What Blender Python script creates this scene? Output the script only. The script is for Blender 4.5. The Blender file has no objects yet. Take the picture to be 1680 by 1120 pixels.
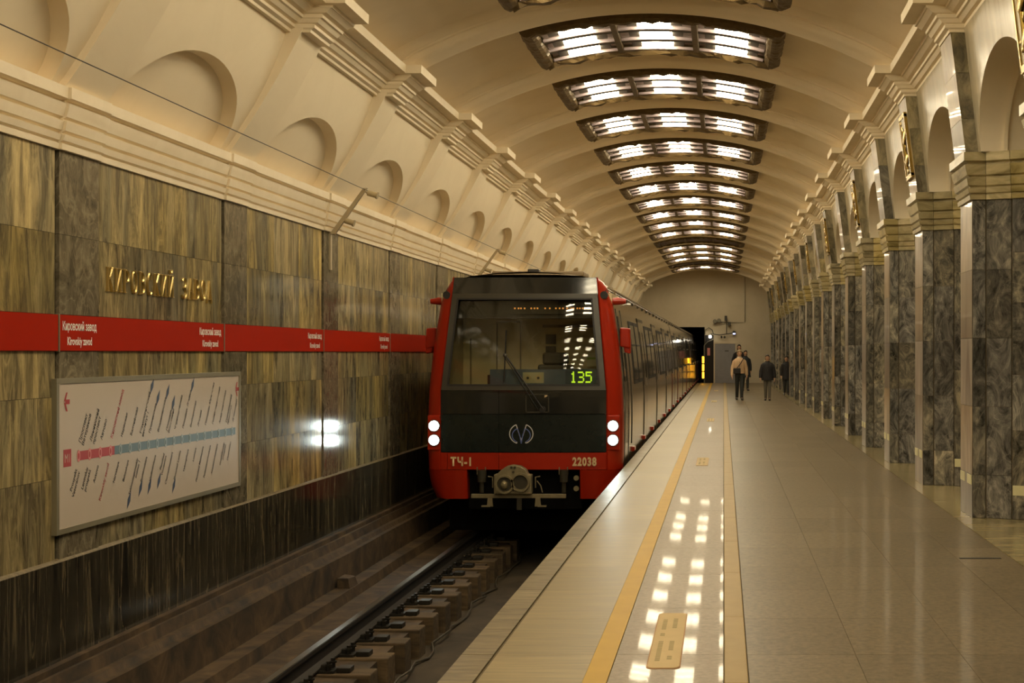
import bpy, bmesh, math, random
from mathutils import Vector, Matrix, noise as mnoise

# ------------------------------------------------------------------ camera, world, exposure
F_PX, VPX, VPY, CAM_H = 2180.0, 1187.0, 578.0, 1.5
scene = bpy.context.scene
C = scene.collection
cam_d = bpy.data.cameras.new('camera'); cam = bpy.data.objects.new('camera', cam_d); C.objects.link(cam)
cam.location = (0, 0, CAM_H); cam.rotation_euler = (math.pi/2, 0, 0)
cam_d.sensor_fit = 'HORIZONTAL'; cam_d.sensor_width = 36.0; cam_d.lens = F_PX/1680*36.0
cam_d.shift_x = -(VPX-840)/1680.0; cam_d.shift_y = (VPY-560)/1680.0
cam_d.clip_start = 0.05; cam_d.clip_end = 300
scene.camera = cam
world = bpy.data.worlds.new('world'); scene.world = world; world.use_nodes = True
world.node_tree.nodes['Background'].inputs['Color'].default_value = (0.05, 0.042, 0.03, 1)
world.node_tree.nodes['Background'].inputs['Strength'].default_value = 0.0
scene.cycles.diffuse_bounces = 6; scene.cycles.glossy_bounces = 3
vs = scene.view_settings
scene.display_settings.display_device = 'sRGB'
vs.view_transform = 'Standard'; vs.look = 'None'; vs.exposure = 0.0; vs.gamma = 1.0; vs.use_curve_mapping = False
TUBE_STRENGTH = 55.0            # fluorescent panels in the ceiling lights
LAMP_COL = (1.0, 0.86, 0.575)
HEAD_POWER = 7.0               # watts of each headlight
HALL_POWER = 90.0               # added unseen area lights in the hall beyond the pillars

# ------------------------------------------------------------------ layout constants
P = 3.0
RIB0 = 12.35                    # y of rib / pillar / pilaster centre k = 0
XC = -0.85                      # vault axis
ZC, R_RIB, R_SHELL = -0.22, 5.68, 5.86
R_LAMP = 5.80                   # lamps hang a little below the shell
Y_BACK, Y_END = -17.65, 65.35
K_MIN, K_MAX = -10, 17          # ribs
XW = -4.55                      # left wall face
EDGE = -1.305                   # platform edge
TRX = -2.66                     # track centre
TRAIN_Y = 17.65
rng = random.Random(7)

# ------------------------------------------------------------------ materials
MATS = {}
def nodes_of(m):
    m.use_nodes = True
    return m.node_tree.nodes, m.node_tree.links, m.node_tree.nodes['Principled BSDF']
def setb(b, col=None, rough=None, metal=None, spec=None, coat=None):
    if col is not None: b.inputs['Base Color'].default_value = (*col[:3], 1)
    if rough is not None: b.inputs['Roughness'].default_value = rough
    if metal is not None: b.inputs['Metallic'].default_value = metal
    if spec is not None: b.inputs['Specular IOR Level'].default_value = spec
    if coat is not None: b.inputs['Coat Weight'].default_value = coat; b.inputs['Coat Roughness'].default_value = 0.05
def plain(name, col, rough=0.5, metal=0.0, spec=0.5, coat=None, var=0.12, scale=6.0, bump=0.0):
    """paint / metal / cloth with a faint procedural unevenness"""
    m = bpy.data.materials.new(name); n, l, b = nodes_of(m); setb(b, col, rough, metal, spec, coat)
    tc = n.new('ShaderNodeTexCoord'); nz = n.new('ShaderNodeTexNoise'); nz.inputs['Scale'].default_value = scale
    nz.inputs['Detail'].default_value = 6
    l.new(tc.outputs['Object'], nz.inputs['Vector'])
    mx = n.new('ShaderNodeMix'); mx.data_type = 'RGBA'
    mx.inputs['A'].default_value = (*[c*(1-var) for c in col], 1); mx.inputs['B'].default_value = (*[min(1, c*(1+var)) for c in col], 1)
    l.new(nz.outputs['Fac'], mx.inputs['Factor']); l.new(mx.outputs['Result'], b.inputs['Base Color'])
    if bump:
        bp = n.new('ShaderNodeBump'); bp.inputs['Strength'].default_value = bump; bp.inputs['Distance'].default_value = 0.01
        l.new(nz.outputs['Fac'], bp.inputs['Height']); l.new(bp.outputs['Normal'], b.inputs['Normal'])
    MATS[name] = m; return m
def emit(name, col, strength):
    m = bpy.data.materials.new(name); n, l, b = nodes_of(m); setb(b, (0.02, 0.02, 0.02), 0.4)
    b.inputs['Emission Color'].default_value = (*col, 1); b.inputs['Emission Strength'].default_value = strength
    MATS[name] = m; return m
def marble(name, stops, sc=(1, 1, 1), scale=2.0, distort=1.5, rough=0.2, vein=None, vein_scale=3.0, vein_w=0.06, val=(0.7, 1.3), rand=True,
           bump=0.0, nrough=0.62, rough_var=0.0, detail=8.0, sat=0.0, vein_amt=0.8, spec=0.5, coat=0.0, coat_rough=0.04, band=None):
    m = bpy.data.materials.new(name); n, l, b = nodes_of(m); setb(b, rough=rough, spec=spec)
    if coat: b.inputs['Coat Weight'].default_value = coat; b.inputs['Coat Roughness'].default_value = coat_rough
    tc = n.new('ShaderNodeTexCoord'); mp = n.new('ShaderNodeMapping'); mp.inputs['Scale'].default_value = sc
    l.new(tc.outputs['Object'], mp.inputs['Vector'])
    vec = mp.outputs['Vector']; oi = n.new('ShaderNodeObjectInfo')
    if rand:
        ml = n.new('ShaderNodeMath'); ml.operation = 'MULTIPLY'; ml.inputs[1].default_value = 73.0
        l.new(oi.outputs['Random'], ml.inputs[0])
        cx = n.new('ShaderNodeCombineXYZ'); l.new(ml.outputs[0], cx.inputs[0]); l.new(ml.outputs[0], cx.inputs[1]); l.new(ml.outputs[0], cx.inputs[2])
        ad = n.new('ShaderNodeVectorMath'); ad.operation = 'ADD'; l.new(vec, ad.inputs[0]); l.new(cx.outputs[0], ad.inputs[1]); vec = ad.outputs['Vector']
    nz = n.new('ShaderNodeTexNoise'); nz.inputs['Scale'].default_value = scale; nz.inputs['Detail'].default_value = detail
    nz.inputs['Roughness'].default_value = nrough; nz.inputs['Distortion'].default_value = distort
    l.new(vec, nz.inputs['Vector'])
    cr = n.new('ShaderNodeValToRGB'); el = cr.color_ramp.elements
    el[0].position, el[0].color = stops[0][0], (*stops[0][1], 1)
    el[1].position, el[1].color = stops[-1][0], (*stops[-1][1], 1)
    for p_, c_ in stops[1:-1]:
        e = el.new(p_); e.color = (*c_, 1)
    l.new(nz.outputs['Fac'], cr.inputs['Fac']); col = cr.outputs['Color']
    if vein:
        n2 = n.new('ShaderNodeTexNoise'); n2.inputs['Scale'].default_value = vein_scale; n2.inputs['Detail'].default_value = 5
        n2.inputs['Distortion'].default_value = distort*1.2; l.new(vec, n2.inputs['Vector'])
        sb = n.new('ShaderNodeMath'); sb.operation = 'SUBTRACT'; sb.inputs[1].default_value = 0.5; l.new(n2.outputs['Fac'], sb.inputs[0])
        ab = n.new('ShaderNodeMath'); ab.operation = 'ABSOLUTE'; l.new(sb.outputs[0], ab.inputs[0])
        mr = n.new('ShaderNodeMapRange'); mr.inputs['From Min'].default_value = 0; mr.inputs['From Max'].default_value = vein_w
        mr.inputs['To Min'].default_value = vein_amt; mr.inputs['To Max'].default_value = 0; l.new(ab.outputs[0], mr.inputs['Value'])
        mx = n.new('ShaderNodeMix'); mx.data_type = 'RGBA'; l.new(mr.outputs[0], mx.inputs['Factor']); l.new(col, mx.inputs['A'])
        mx.inputs['B'].default_value = (*vein, 1); col = mx.outputs['Result']
    if band:
        mb_ = n.new('ShaderNodeMapping'); mb_.inputs['Scale'].default_value = band[2]; l.new(vec, mb_.inputs['Vector'])
        n3 = n.new('ShaderNodeTexNoise'); n3.inputs['Scale'].default_value = 1.0; n3.inputs['Detail'].default_value = 3; n3.inputs['Distortion'].default_value = 0.6; l.new(mb_.outputs['Vector'], n3.inputs['Vector'])
        r3 = n.new('ShaderNodeMapRange'); r3.inputs['From Min'].default_value = 0.36; r3.inputs['From Max'].default_value = 0.64; l.new(n3.outputs['Fac'], r3.inputs['Value'])
        m3 = n.new('ShaderNodeMix'); m3.data_type = 'RGBA'; m3.inputs['A'].default_value = (*band[0], 1); m3.inputs['B'].default_value = (*band[1], 1); l.new(r3.outputs[0], m3.inputs['Factor'])
        m4 = n.new('ShaderNodeMix'); m4.data_type = 'RGBA'; m4.blend_type = 'MULTIPLY'; m4.inputs['Factor'].default_value = 1.0; l.new(col, m4.inputs['A']); l.new(m3.outputs['Result'], m4.inputs['B']); col = m4.outputs['Result']
    if rand:
        hs = n.new('ShaderNodeHueSaturation'); mr2 = n.new('ShaderNodeMapRange')
        mr2.inputs['To Min'].default_value, mr2.inputs['To Max'].default_value = val
        l.new(oi.outputs['Random'], mr2.inputs['Value']); l.new(mr2.outputs[0], hs.inputs['Value'])
        if sat:
            m7 = n.new('ShaderNodeMath'); m7.operation = 'MULTIPLY'; m7.inputs[1].default_value = 7.31; l.new(oi.outputs['Random'], m7.inputs[0])
            fr = n.new('ShaderNodeMath'); fr.operation = 'FRACT'; l.new(m7.outputs[0], fr.inputs[0])
            mr3 = n.new('ShaderNodeMapRange'); mr3.inputs['To Min'].default_value = 1-sat; mr3.inputs['To Max'].default_value = 1+sat
            l.new(fr.outputs[0], mr3.inputs['Value']); l.new(mr3.outputs[0], hs.inputs['Saturation'])
        l.new(col, hs.inputs['Color']); col = hs.outputs['Color']
    l.new(col, b.inputs['Base Color'])
    if rough_var:
        mr4 = n.new('ShaderNodeMapRange'); mr4.inputs['To Min'].default_value = max(0.02, rough-rough_var); mr4.inputs['To Max'].default_value = rough+rough_var
        l.new(nz.outputs['Fac'], mr4.inputs['Value']); l.new(mr4.outputs[0], b.inputs['Roughness'])
    if bump:
        bp = n.new('ShaderNodeBump'); bp.inputs['Strength'].default_value = bump; bp.inputs['Distance'].default_value = 0.01
        l.new(nz.outputs['Fac'], bp.inputs['Height']); l.new(bp.outputs['Normal'], b.inputs['Normal'])
    MATS[name] = m; return m

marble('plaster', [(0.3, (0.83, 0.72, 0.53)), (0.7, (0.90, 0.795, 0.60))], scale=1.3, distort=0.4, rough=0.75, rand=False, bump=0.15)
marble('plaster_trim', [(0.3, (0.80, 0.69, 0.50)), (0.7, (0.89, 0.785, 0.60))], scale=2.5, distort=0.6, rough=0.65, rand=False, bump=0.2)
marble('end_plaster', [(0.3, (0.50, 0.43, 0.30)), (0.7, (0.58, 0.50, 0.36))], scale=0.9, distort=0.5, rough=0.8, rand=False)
marble('wall_marble', [(0.32, (0.050, 0.042, 0.026)), (0.44, (0.18, 0.15, 0.085)), (0.54, (0.34, 0.28, 0.145)), (0.70, (0.60, 0.50, 0.27))],
       sc=(3.0, 3.0, 0.48), scale=2.8, distort=1.0, nrough=0.74, rough=0.14, val=(0.72, 1.12), sat=0.12, vein=(0.56, 0.46, 0.24), vein_scale=1.6, vein_w=0.02, vein_amt=0.35, detail=15, band=((0.58, 0.62, 0.72), (1.35, 1.27, 1.05), (0.75, 0.75, 0.35)))
marble('swirl_marble', [(0.3, (0.045, 0.038, 0.026)), (0.5, (0.15, 0.128, 0.085)), (0.75, (0.33, 0.28, 0.185))],
       sc=(1.8, 1.8, 1.0), scale=2.4, distort=2.0, nrough=0.72, rough=0.14, val=(0.75, 1.1), vein=(0.34, 0.29, 0.19), vein_scale=2.0, vein_w=0.03, vein_amt=0.5, detail=12)
marble('dark_marble', [(0.38, (0.012, 0.011, 0.009)), (0.55, (0.05, 0.042, 0.028)), (0.72, (0.20, 0.16, 0.09))],
       sc=(4.5, 4.5, 0.34), scale=2.6, distort=0.8, nrough=0.72, rough=0.16, val=(0.8, 1.2), vein=(0.22, 0.17, 0.085), vein_scale=1.2, vein_w=0.012, vein_amt=0.5, detail=12)
marble('pillar_marble', [(0.36, (0.030, 0.029, 0.025)), (0.46, (0.105, 0.10, 0.086)), (0.56, (0.205, 0.19, 0.155)), (0.70, (0.46, 0.415, 0.32))],
       sc=(1.6, 1.6, 0.9), scale=2.8, distort=2.2, nrough=0.70, rough=0.22, val=(0.55, 1.5), sat=0.45, vein=(0.40, 0.36, 0.28), vein_scale=1.5, vein_w=0.02, vein_amt=0.35, detail=15)
marble('pillar_face_marble', [(0.3, (0.17, 0.125, 0.09)), (0.5, (0.30, 0.24, 0.175)), (0.75, (0.46, 0.385, 0.285))],
       sc=(2, 2, 0.5), scale=1.6, distort=1.2, rough=0.3, val=(0.7, 1.2), sat=0.4, spec=0.25, coat=0.22, coat_rough=0.03)
marble('capital_marble', [(0.3, (0.20, 0.16, 0.065)), (0.5, (0.46, 0.385, 0.20)), (0.75, (0.66, 0.565, 0.34))], sc=(1, 1, 3), scale=2.2, distort=1.0, rough=0.3,
       val=(0.7, 1.15), sat=0.2)
marble('upper_marble', [(0.32, (0.07, 0.062, 0.042)), (0.48, (0.20, 0.175, 0.115)), (0.70, (0.42, 0.365, 0.24))], sc=(1.6, 1.6, 0.9), scale=2.4, distort=1.6, nrough=0.68, rough=0.2,
       val=(0.6, 1.3), sat=0.35)
marble('arch_marble', [(0.3, (0.33, 0.27, 0.165)), (0.6, (0.50, 0.42, 0.27)), (0.8, (0.62, 0.53, 0.36))], sc=(4, 4, 0.5), scale=1.6, distort=0.6, rough=0.22,
       val=(0.85, 1.1), sat=0.15)
marble('floor_granite', [(0.35, (0.125, 0.098, 0.060)), (0.5, (0.17, 0.135, 0.084)), (0.68, (0.215, 0.172, 0.108))], sc=(1, 1, 1), scale=30, distort=0.2, rough=0.38, val=(0.92, 1.07),
       rough_var=0.05, spec=0.06, coat=0.15, coat_rough=0.09)
marble('floor_polished', [(0.35, (0.21, 0.165, 0.112)), (0.5, (0.26, 0.205, 0.142)), (0.68, (0.31, 0.25, 0.175))], scale=30, distort=0.2, rough=0.42, val=(0.96, 1.04),
       rough_var=0.05, spec=0.05, coat=0.16, coat_rough=0.035)
marble('floor_rough', [(0.3, (0.19, 0.145, 0.072)), (0.5, (0.25, 0.195, 0.098)), (0.7, (0.31, 0.245, 0.125))], sc=(0.25, 3, 1), scale=10, distort=0.3, rough=0.42, val=(0.95, 1.05),
       bump=0.08, rough_var=0.14, spec=0.10)
marble('edge_stone', [(0.3, (0.11, 0.084, 0.044)), (0.5, (0.18, 0.14, 0.074)), (0.7, (0.26, 0.205, 0.11))], sc=(0.4, 3, 1), scale=9, distort=0.6, rough=0.4, val=(0.85, 1.12), bump=0.3, spec=0.12)
marble('border_stone', [(0.3, (0.17, 0.135, 0.065)), (0.5, (0.27, 0.22, 0.11)), (0.7, (0.36, 0.29, 0.155))], sc=(1, 3, 1), scale=2, distort=0.5, rough=0.2, val=(0.85, 1.15))
marble('track_concrete', [(0.34, (0.022, 0.014, 0.007)), (0.5, (0.06, 0.036, 0.016)), (0.68, (0.115, 0.071, 0.032))], scale=3.4, distort=0.8, rough=0.7, rand=False, bump=0.5)
marble('gutter_concrete', [(0.3, (0.03, 0.022, 0.013)), (0.7, (0.075, 0.055, 0.032))], scale=2.0, distort=0.8, rough=0.9, rand=False, bump=0.3)
marble('sleeper_wood', [(0.3, (0.035, 0.022, 0.010)), (0.5, (0.085, 0.055, 0.025)), (0.75, (0.15, 0.10, 0.048))], sc=(1, 6, 6), scale=3, distort=0.4, rough=0.8, val=(0.75, 1.3), bump=0.4)
plain('grout', (0.14, 0.11, 0.065), 0.8, spec=0.1)
plain('wall_grout', (0.035, 0.028, 0.014), 0.8)
plain('pillar_joint', (0.12, 0.088, 0.048), 0.7)
plain('yellow_line', (0.46, 0.29, 0.045), 0.5, spec=0.05, var=0.12, scale=5)
plain('tactile_strip', (0.33, 0.235, 0.095), 0.5, spec=0.08, var=0.15, scale=6, bump=0.2)
plain('sticker', (0.52, 0.40, 0.21), 0.6, spec=0.04)
plain('sticker_print', (0.33, 0.27, 0.13), 0.6, spec=0.04)
plain('sticker_rim', (0.38, 0.21, 0.10), 0.6, spec=0.04)
plain('glow_tape', (0.72, 0.68, 0.40), 0.35)
plain('red_band', (0.36, 0.014, 0.0006), 0.5, var=0.05, spec=0.03)
plain('sign_white', (0.90, 0.80, 0.74), 0.4, var=0.03)
plain('brass', (0.42, 0.29, 0.075), 0.27, metal=1.0, var=0.25)
plain('letter_brass', (0.72, 0.56, 0.24), 0.3, metal=1.0, var=0.1)
plain('brass_dark', (0.16, 0.11, 0.03), 0.35, metal=0.9, var=0.3)
plain('bronze', (0.11, 0.072, 0.028), 0.5, metal=0.35, var=0.5, scale=14, bump=0.6)
plain('lamp_dark', (0.030, 0.024, 0.016), 0.5, metal=0.2)
plain('lamp_tray', (0.42, 0.33, 0.32), 0.45, var=0.05)
plain('lamp_rail', (0.40, 0.33, 0.35), 0.3, var=0.04)
emit('tube_light', LAMP_COL, TUBE_STRENGTH)
plain('tube_off', (0.30, 0.26, 0.18), 0.35)
plain('train_red', (0.34, 0.015, 0.0015), 0.3, coat=0.15, spec=0.35, var=0.06)
plain('train_black', (0.012, 0.013, 0.012), 0.10, coat=0.5, var=0.1)
plain('train_black_lower', (0.012, 0.016, 0.014), 0.16, var=0.1)
plain('train_side', (0.36, 0.28, 0.185), 0.13, metal=0.55, var=0.06)
plain('train_door', (0.33, 0.26, 0.175), 0.13, metal=0.55, var=0.06)
plain('train_roof', (0.22, 0.165, 0.095), 0.45, var=0.1)
plain('door_red', (0.12, 0.014, 0.005), 0.3)
plain('rubber', (0.012, 0.011, 0.010), 0.55)
plain('window_glass', (0.012, 0.012, 0.010), 0.05, spec=0.7)
plain('frame_grey', (0.045, 0.040, 0.028), 0.3)
plain('under_dark', (0.004, 0.0036, 0.003), 0.9, spec=0.1)
plain('coupler_steel', (0.23, 0.19, 0.105), 0.5, metal=0.35, var=0.35, scale=10)
plain('coupler_dark', (0.045, 0.038, 0.022), 0.55, metal=0.3)
plain('cream_paint', (0.66, 0.50, 0.27), 0.4)
plain('logo_blue', (0.10, 0.14, 0.36), 0.35)
plain('logo_white', (0.62, 0.60, 0.58), 0.35)
plain('cab_beige', (0.66, 0.57, 0.34), 0.5)
plain('cab_dark', (0.03, 0.027, 0.018), 0.55)
plain('cab_trim', (0.22, 0.17, 0.09), 0.5)
plain('cab_blue', (0.10, 0.15, 0.24), 0.4)
plain('cab_paper', (0.62, 0.60, 0.40), 0.5)
plain('cab_green', (0.28, 0.42, 0.06), 0.5)
emit('led_green', (0.62, 1.0, 0.03), 0.95)
emit('led_orange', (1.0, 0.38, 0.06), 0.8)
emit('headlight', (0.86, 1.0, 0.95), 26.0)
emit('signal_amber', (1.0, 0.42, 0.015), 7.0)
emit('tunnel_lamp', (1.0, 0.93, 0.75), 14.0)
emit('blue_lamp', (0.55, 0.6, 1.0), 3.0)
plain('headlight_rim', (0.10, 0.08, 0.06), 0.3, metal=0.6)
plain('rail_steel', (0.30, 0.26, 0.20), 0.28, metal=1.0)
plain('rail_rust', (0.016, 0.011, 0.007), 0.7, metal=0.2)
plain('fastener', (0.022, 0.019, 0.014), 0.45, metal=0.4)
plain('cable', (0.045, 0.035, 0.02), 0.6)
plain('wire', (0.05, 0.038, 0.02), 0.6)
plain('bracket_metal', (0.42, 0.34, 0.21), 0.55)
plain('insulator', (0.45, 0.36, 0.21), 0.35)
plain('board_frame', (0.28, 0.25, 0.165), 0.35, metal=0.4)
plain('board_white', (0.53, 0.46, 0.38), 0.33, var=0.015, spec=0.3)
plain('map_red', (0.42, 0.03, 0.03), 0.35)
plain('map_pink', (0.62, 0.22, 0.20), 0.35)
plain('map_teal', (0.12, 0.19, 0.22), 0.35)
plain('map_teal_light', (0.32, 0.38, 0.40), 0.35)
plain('map_ink', (0.035, 0.035, 0.04), 0.5)
plain('map_navy', (0.05, 0.075, 0.14), 0.45)
plain('door_grey', (0.22, 0.21, 0.215), 0.4)
plain('tunnel_dark', (0.012, 0.010, 0.008), 0.9)
plain('pipe_grey', (0.20, 0.18, 0.13), 0.45)
plain('equipment_dark', (0.05, 0.045, 0.035), 0.5)
plain('skin', (0.52, 0.30, 0.18), 0.55)
plain('hair_blond', (0.42, 0.32, 0.18), 0.6)
plain('hair_dark', (0.035, 0.024, 0.015), 0.6)
plain('hair_grey', (0.16, 0.15, 0.10), 0.6)
plain('jacket_beige', (0.56, 0.38, 0.22), 0.7, var=0.15, scale=14, bump=0.3)
plain('coat_black', (0.013, 0.011, 0.012), 0.75, bump=0.2)
plain('coat_navy', (0.02, 0.026, 0.032), 0.7)
plain('trousers_dark', (0.022, 0.024, 0.022), 0.75)
plain('trousers_grey', (0.12, 0.105, 0.08), 0.75)
plain('shoe', (0.012, 0.010, 0.009), 0.45)
plain('lip', (0.36, 0.13, 0.09), 0.5)
plain('eye', (0.03, 0.02, 0.015), 0.3)
plain('scarf_white', (0.62, 0.55, 0.45), 0.7)
# windscreen: clear sheet with a mirror coat
m = bpy.data.materials.new('windscreen'); n, l, b = nodes_of(m); n.remove(b)
tr = n.new('ShaderNodeBsdfTransparent'); tr.inputs['Color'].default_value = (0.88, 0.87, 0.74, 1)
gl = n.new('ShaderNodeBsdfGlossy'); gl.inputs['Roughness'].default_value = 0.015
fr = n.new('ShaderNodeFresnel'); fr.inputs['IOR'].default_value = 1.6
mx = n.new('ShaderNodeMixShader'); l.new(fr.outputs[0], mx.inputs[0]); l.new(tr.outputs[0], mx.inputs[1]); l.new(gl.outputs[0], mx.inputs[2])
l.new(mx.outputs[0], n['Material Output'].inputs['Surface']); MATS['windscreen'] = m

# ------------------------------------------------------------------ mesh helpers
class MB:
    def __init__(s): s.v, s.f = [], []
    def quad(s, a, b, c, d):
        i = len(s.v); s.v += [tuple(a), tuple(b), tuple(c), tuple(d)]; s.f.append((i, i+1, i+2, i+3)); return s
    def box(s, x0, x1, y0, y1, z0, z1):
        i = len(s.v)
        s.v += [(x0,y0,z0),(x1,y0,z0),(x1,y1,z0),(x0,y1,z0),(x0,y0,z1),(x1,y0,z1),(x1,y1,z1),(x0,y1,z1)]
        s.f += [tuple(i+j for j in q) for q in ((0,3,2,1),(4,5,6,7),(0,1,5,4),(1,2,6,5),(2,3,7,6),(3,0,4,7))]; return s
    def hexa(s, bot, top):
        """8-corner block from two quads given in the same order"""
        i = len(s.v); s.v += [tuple(p) for p in bot]+[tuple(p) for p in top]
        s.f += [tuple(i+j for j in q) for q in ((0,3,2,1),(4,5,6,7),(0,1,5,4),(1,2,6,5),(2,3,7,6),(3,0,4,7))]; return s
    def loft(s, rings, close=True, caps=True):
        i = len(s.v); k = len(rings[0])
        for r in rings: s.v += [tuple(p) for p in r]
        for a in range(len(rings)-1):
            for j in range(k if close else k-1):
                j2 = (j+1) % k
                s.f.append((i+a*k+j, i+a*k+j2, i+(a+1)*k+j2, i+(a+1)*k+j))
        if caps and close:
            s.f.append(tuple(i+j for j in range(k))[::-1]); e = i+(len(rings)-1)*k; s.f.append(tuple(e+j for j in range(k)))
        return s
    def prism(s, poly, fn0, fn1):
        return s.loft([[fn0(*p) for p in poly], [fn1(*p) for p in poly]])
    def cyl(s, p0, p1, r0, r1=None, n=12, caps=True):
        p0, p1 = Vector(p0), Vector(p1); r1 = r0 if r1 is None else r1
        d = (p1-p0).normalized(); a = d.orthogonal().normalized(); b = d.cross(a)
        ring = lambda p, r: [p+(a*math.cos(t)+b*math.sin(t))*r for t in [2*math.pi*q/n for q in range(n)]]
        return s.loft([ring(p0, r0), ring(p1, r1)], True, caps)
    def tube(s, pts, r, n=8):
        pts = [Vector(p) for p in pts]; rings = []
        up = None
        for q, p in enumerate(pts):
            d = (pts[min(q+1, len(pts)-1)]-pts[max(q-1, 0)]).normalized()
            a = d.orthogonal().normalized() if up is None else (up-d*up.dot(d)).normalized()
            up = a; b = d.cross(a); rr = r[q] if isinstance(r, (list, tuple)) else r
            rings.append([p+(a*math.cos(t)+b*math.sin(t))*rr for t in [2*math.pi*w/n for w in range(n)]])
        return s.loft(rings)
    def sphere(s, c, r, nu=12, nv=8):
        r = r if isinstance(r, (tuple, list)) else (r, r, r); rings = []
        for a in range(nv+1):
            t = math.pi*a/nv; st = max(math.sin(t), 0.02)
            rings.append([(c[0]+r[0]*st*math.cos(2*math.pi*q/nu), c[1]+r[1]*st*math.sin(2*math.pi*q/nu), c[2]-r[2]*math.cos(t)) for q in range(nu)])
        return s.loft(rings)
    def mesh(s, name, mat, smooth=False, bevel=0.0):
        me = bpy.data.meshes.new(name); me.from_pydata(s.v, [], s.f); me.update()
        bm = bmesh.new(); bm.from_mesh(me)
        bmesh.ops.remove_doubles(bm, verts=bm.verts, dist=1e-5)
        if bevel: bmesh.ops.bevel(bm, geom=list(bm.edges), offset=bevel, segments=2, affect='EDGES', profile=0.5, clamp_overlap=True)
        bmesh.ops.recalc_face_normals(bm, faces=bm.faces)
        bm.to_mesh(me); bm.free()
        me.materials.append(MATS[mat])
        if smooth:
            for p_ in me.polygons: p_.use_smooth = True
            try: me.set_sharp_from_angle(angle=math.radians(40))
            except Exception: pass
        return me
    def build(s, name, mat, parent=None, smooth=False, bevel=0.0, loc=None):
        return obj(name, s.mesh(name, mat, smooth, bevel), parent, loc)
def obj(name, data, parent=None, loc=None):
    o = bpy.data.objects.new(name, data); C.objects.link(o)
    if parent is not None: o.parent = parent
    if loc is not None: o.location = loc
    return o
def tag(o, label, cat=None, group=None, kind=None):
    o['label'] = label
    if cat: o['category'] = cat
    if group: o['group'] = group
    if kind: o['kind'] = kind
    return o
def structure(o, label=None):
    o['kind'] = 'structure'
    if label: o['label'] = label
    return o
def thing(name, label, cat, loc=(0,0,0), group=None):
    o = obj(name, None, None, loc); o.empty_display_size = 0.1
    return tag(o, label, cat, group)
def copy_tree(o, parent=None, mats=None):
    c = o.copy(); C.objects.link(c); c.parent = parent
    for ch in o.children: copy_tree(ch, c)
    return c
def text_mesh(body, size, extrude=0.0, bold=0.0, align='LEFT', xs=1.0, spacing=1.0):
    cu = bpy.data.curves.new('lettering', 'FONT'); cu.body = body; cu.size = size; cu.extrude = extrude; cu.offset = bold
    cu.align_x = align; cu.space_character = spacing; cu.resolution_u = 3
    t = bpy.data.objects.new('lettering', cu); C.objects.link(t)
    dg = bpy.context.evaluated_depsgraph_get(); me = bpy.data.meshes.new_from_object(t.evaluated_get(dg))
    bpy.data.objects.remove(t); bpy.data.curves.remove(cu)
    if xs != 1.0:
        for v in me.vertices: v.co.x *= xs
    return me
def text(name, body, size, mat, matrix, parent, **kw):
    me = text_mesh(body, size, **kw); me.materials.clear(); me.materials.append(MATS[mat])
    me.transform(matrix)
    o = obj(name, me, parent); return o
# text planes: the left wall reads along +y with up = z and faces +x ; the train front faces -y
M_WALL = Matrix(((0,0,1,0),(1,0,0,0),(0,1,0,0),(0,0,0,1)))
M_FRONT = Matrix(((1,0,0,0),(0,0,-1,0),(0,1,0,0),(0,0,0,1)))
def arc_z(dx, rad): return ZC+math.sqrt(rad*rad-dx*dx)
ORD = ['first','second','third','fourth','fifth','sixth','seventh','eighth','ninth','tenth','eleventh','twelfth','thirteenth','fourteenth',
       'fifteenth','sixteenth','seventeenth','eighteenth','nineteenth','twentieth']

# ------------------------------------------------------------------ platform floor
fl = structure(MB().box(EDGE+0.02, 9.0, Y_BACK, Y_END, -0.30, -0.012).build('floor', 'grout'), 'stone paved platform floor')
structure(MB().box(EDGE+0.02, 0.02+EDGE+0.25, Y_BACK, Y_END, -1.5, -0.30).build('wall_platform_face', 'gutter_concrete'))
def tiles(name, x0, x1, y0, y1, step, mat, z=0.0, gap=0.004, limit=300):
    me = MB().box(x0+gap/2, x1-gap/2, gap/2, step-gap/2, -0.03, z).mesh(name, mat)
    y = y0
    while y < y1-0.05:
        obj(name, me, fl, (0, y, 0)); y += step
tiles('edge_stone', EDGE, -1.14, 3.0, 65.2, 0.60, 'edge_stone', 0.0, 0.006)
MB().box(EDGE, -1.14, Y_BACK, 3.0, -0.03, 0).build('edge_stone', 'edge_stone', fl)
tiles('paving_slab', -1.128, -0.645, 3.0, 65.2, 0.90, 'floor_rough', -0.002, 0.002)
MB().box(-1.128, -0.645, Y_BACK, 3.0, -0.03, -0.002).build('paving_slab', 'floor_rough', fl)
tiles('polished_slab', -0.531, 0.0, 3.0, 65.2, 1.2, 'floor_polished', 0.0, 0.003)
MB().box(-0.531, 0.0, Y_BACK, 3.0, -0.03, 0).build('polished_slab', 'floor_polished', fl)
for a, b_ in ((0.118, 0.656), (0.656, 1.18), (1.18, 1.70), (1.70, 2.10)):
    tiles('granite_tile', a, b_, 3.0, 65.2, 0.90, 'floor_granite', 0.0, 0.002)
    MB().box(a, b_-0.003, Y_BACK, 3.0, -0.03, 0).build('granite_tile', 'floor_granite', fl)
tiles('border_slab', 2.105, 3.75, 3.35, 65.0, 3.0, 'border_stone', -0.001, 0.006)
MB().box(3.75, 9.0, Y_BACK, Y_END, -0.03, 0).build('hall_paving', 'floor_granite', fl)
yl = MB().box(-0.643, -0.533, Y_BACK, 65.2, -0.03, 0.002).build('yellow_line', 'yellow_line', fl); yl['label'] = 'yellow safety line painted along the platform'
me = MB().box(0.004, 0.114, 0.0008, 1.4992, -0.03, 0.010).mesh('tactile_strip', 'tactile_strip', bevel=0.004)
y = 3.0
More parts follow.
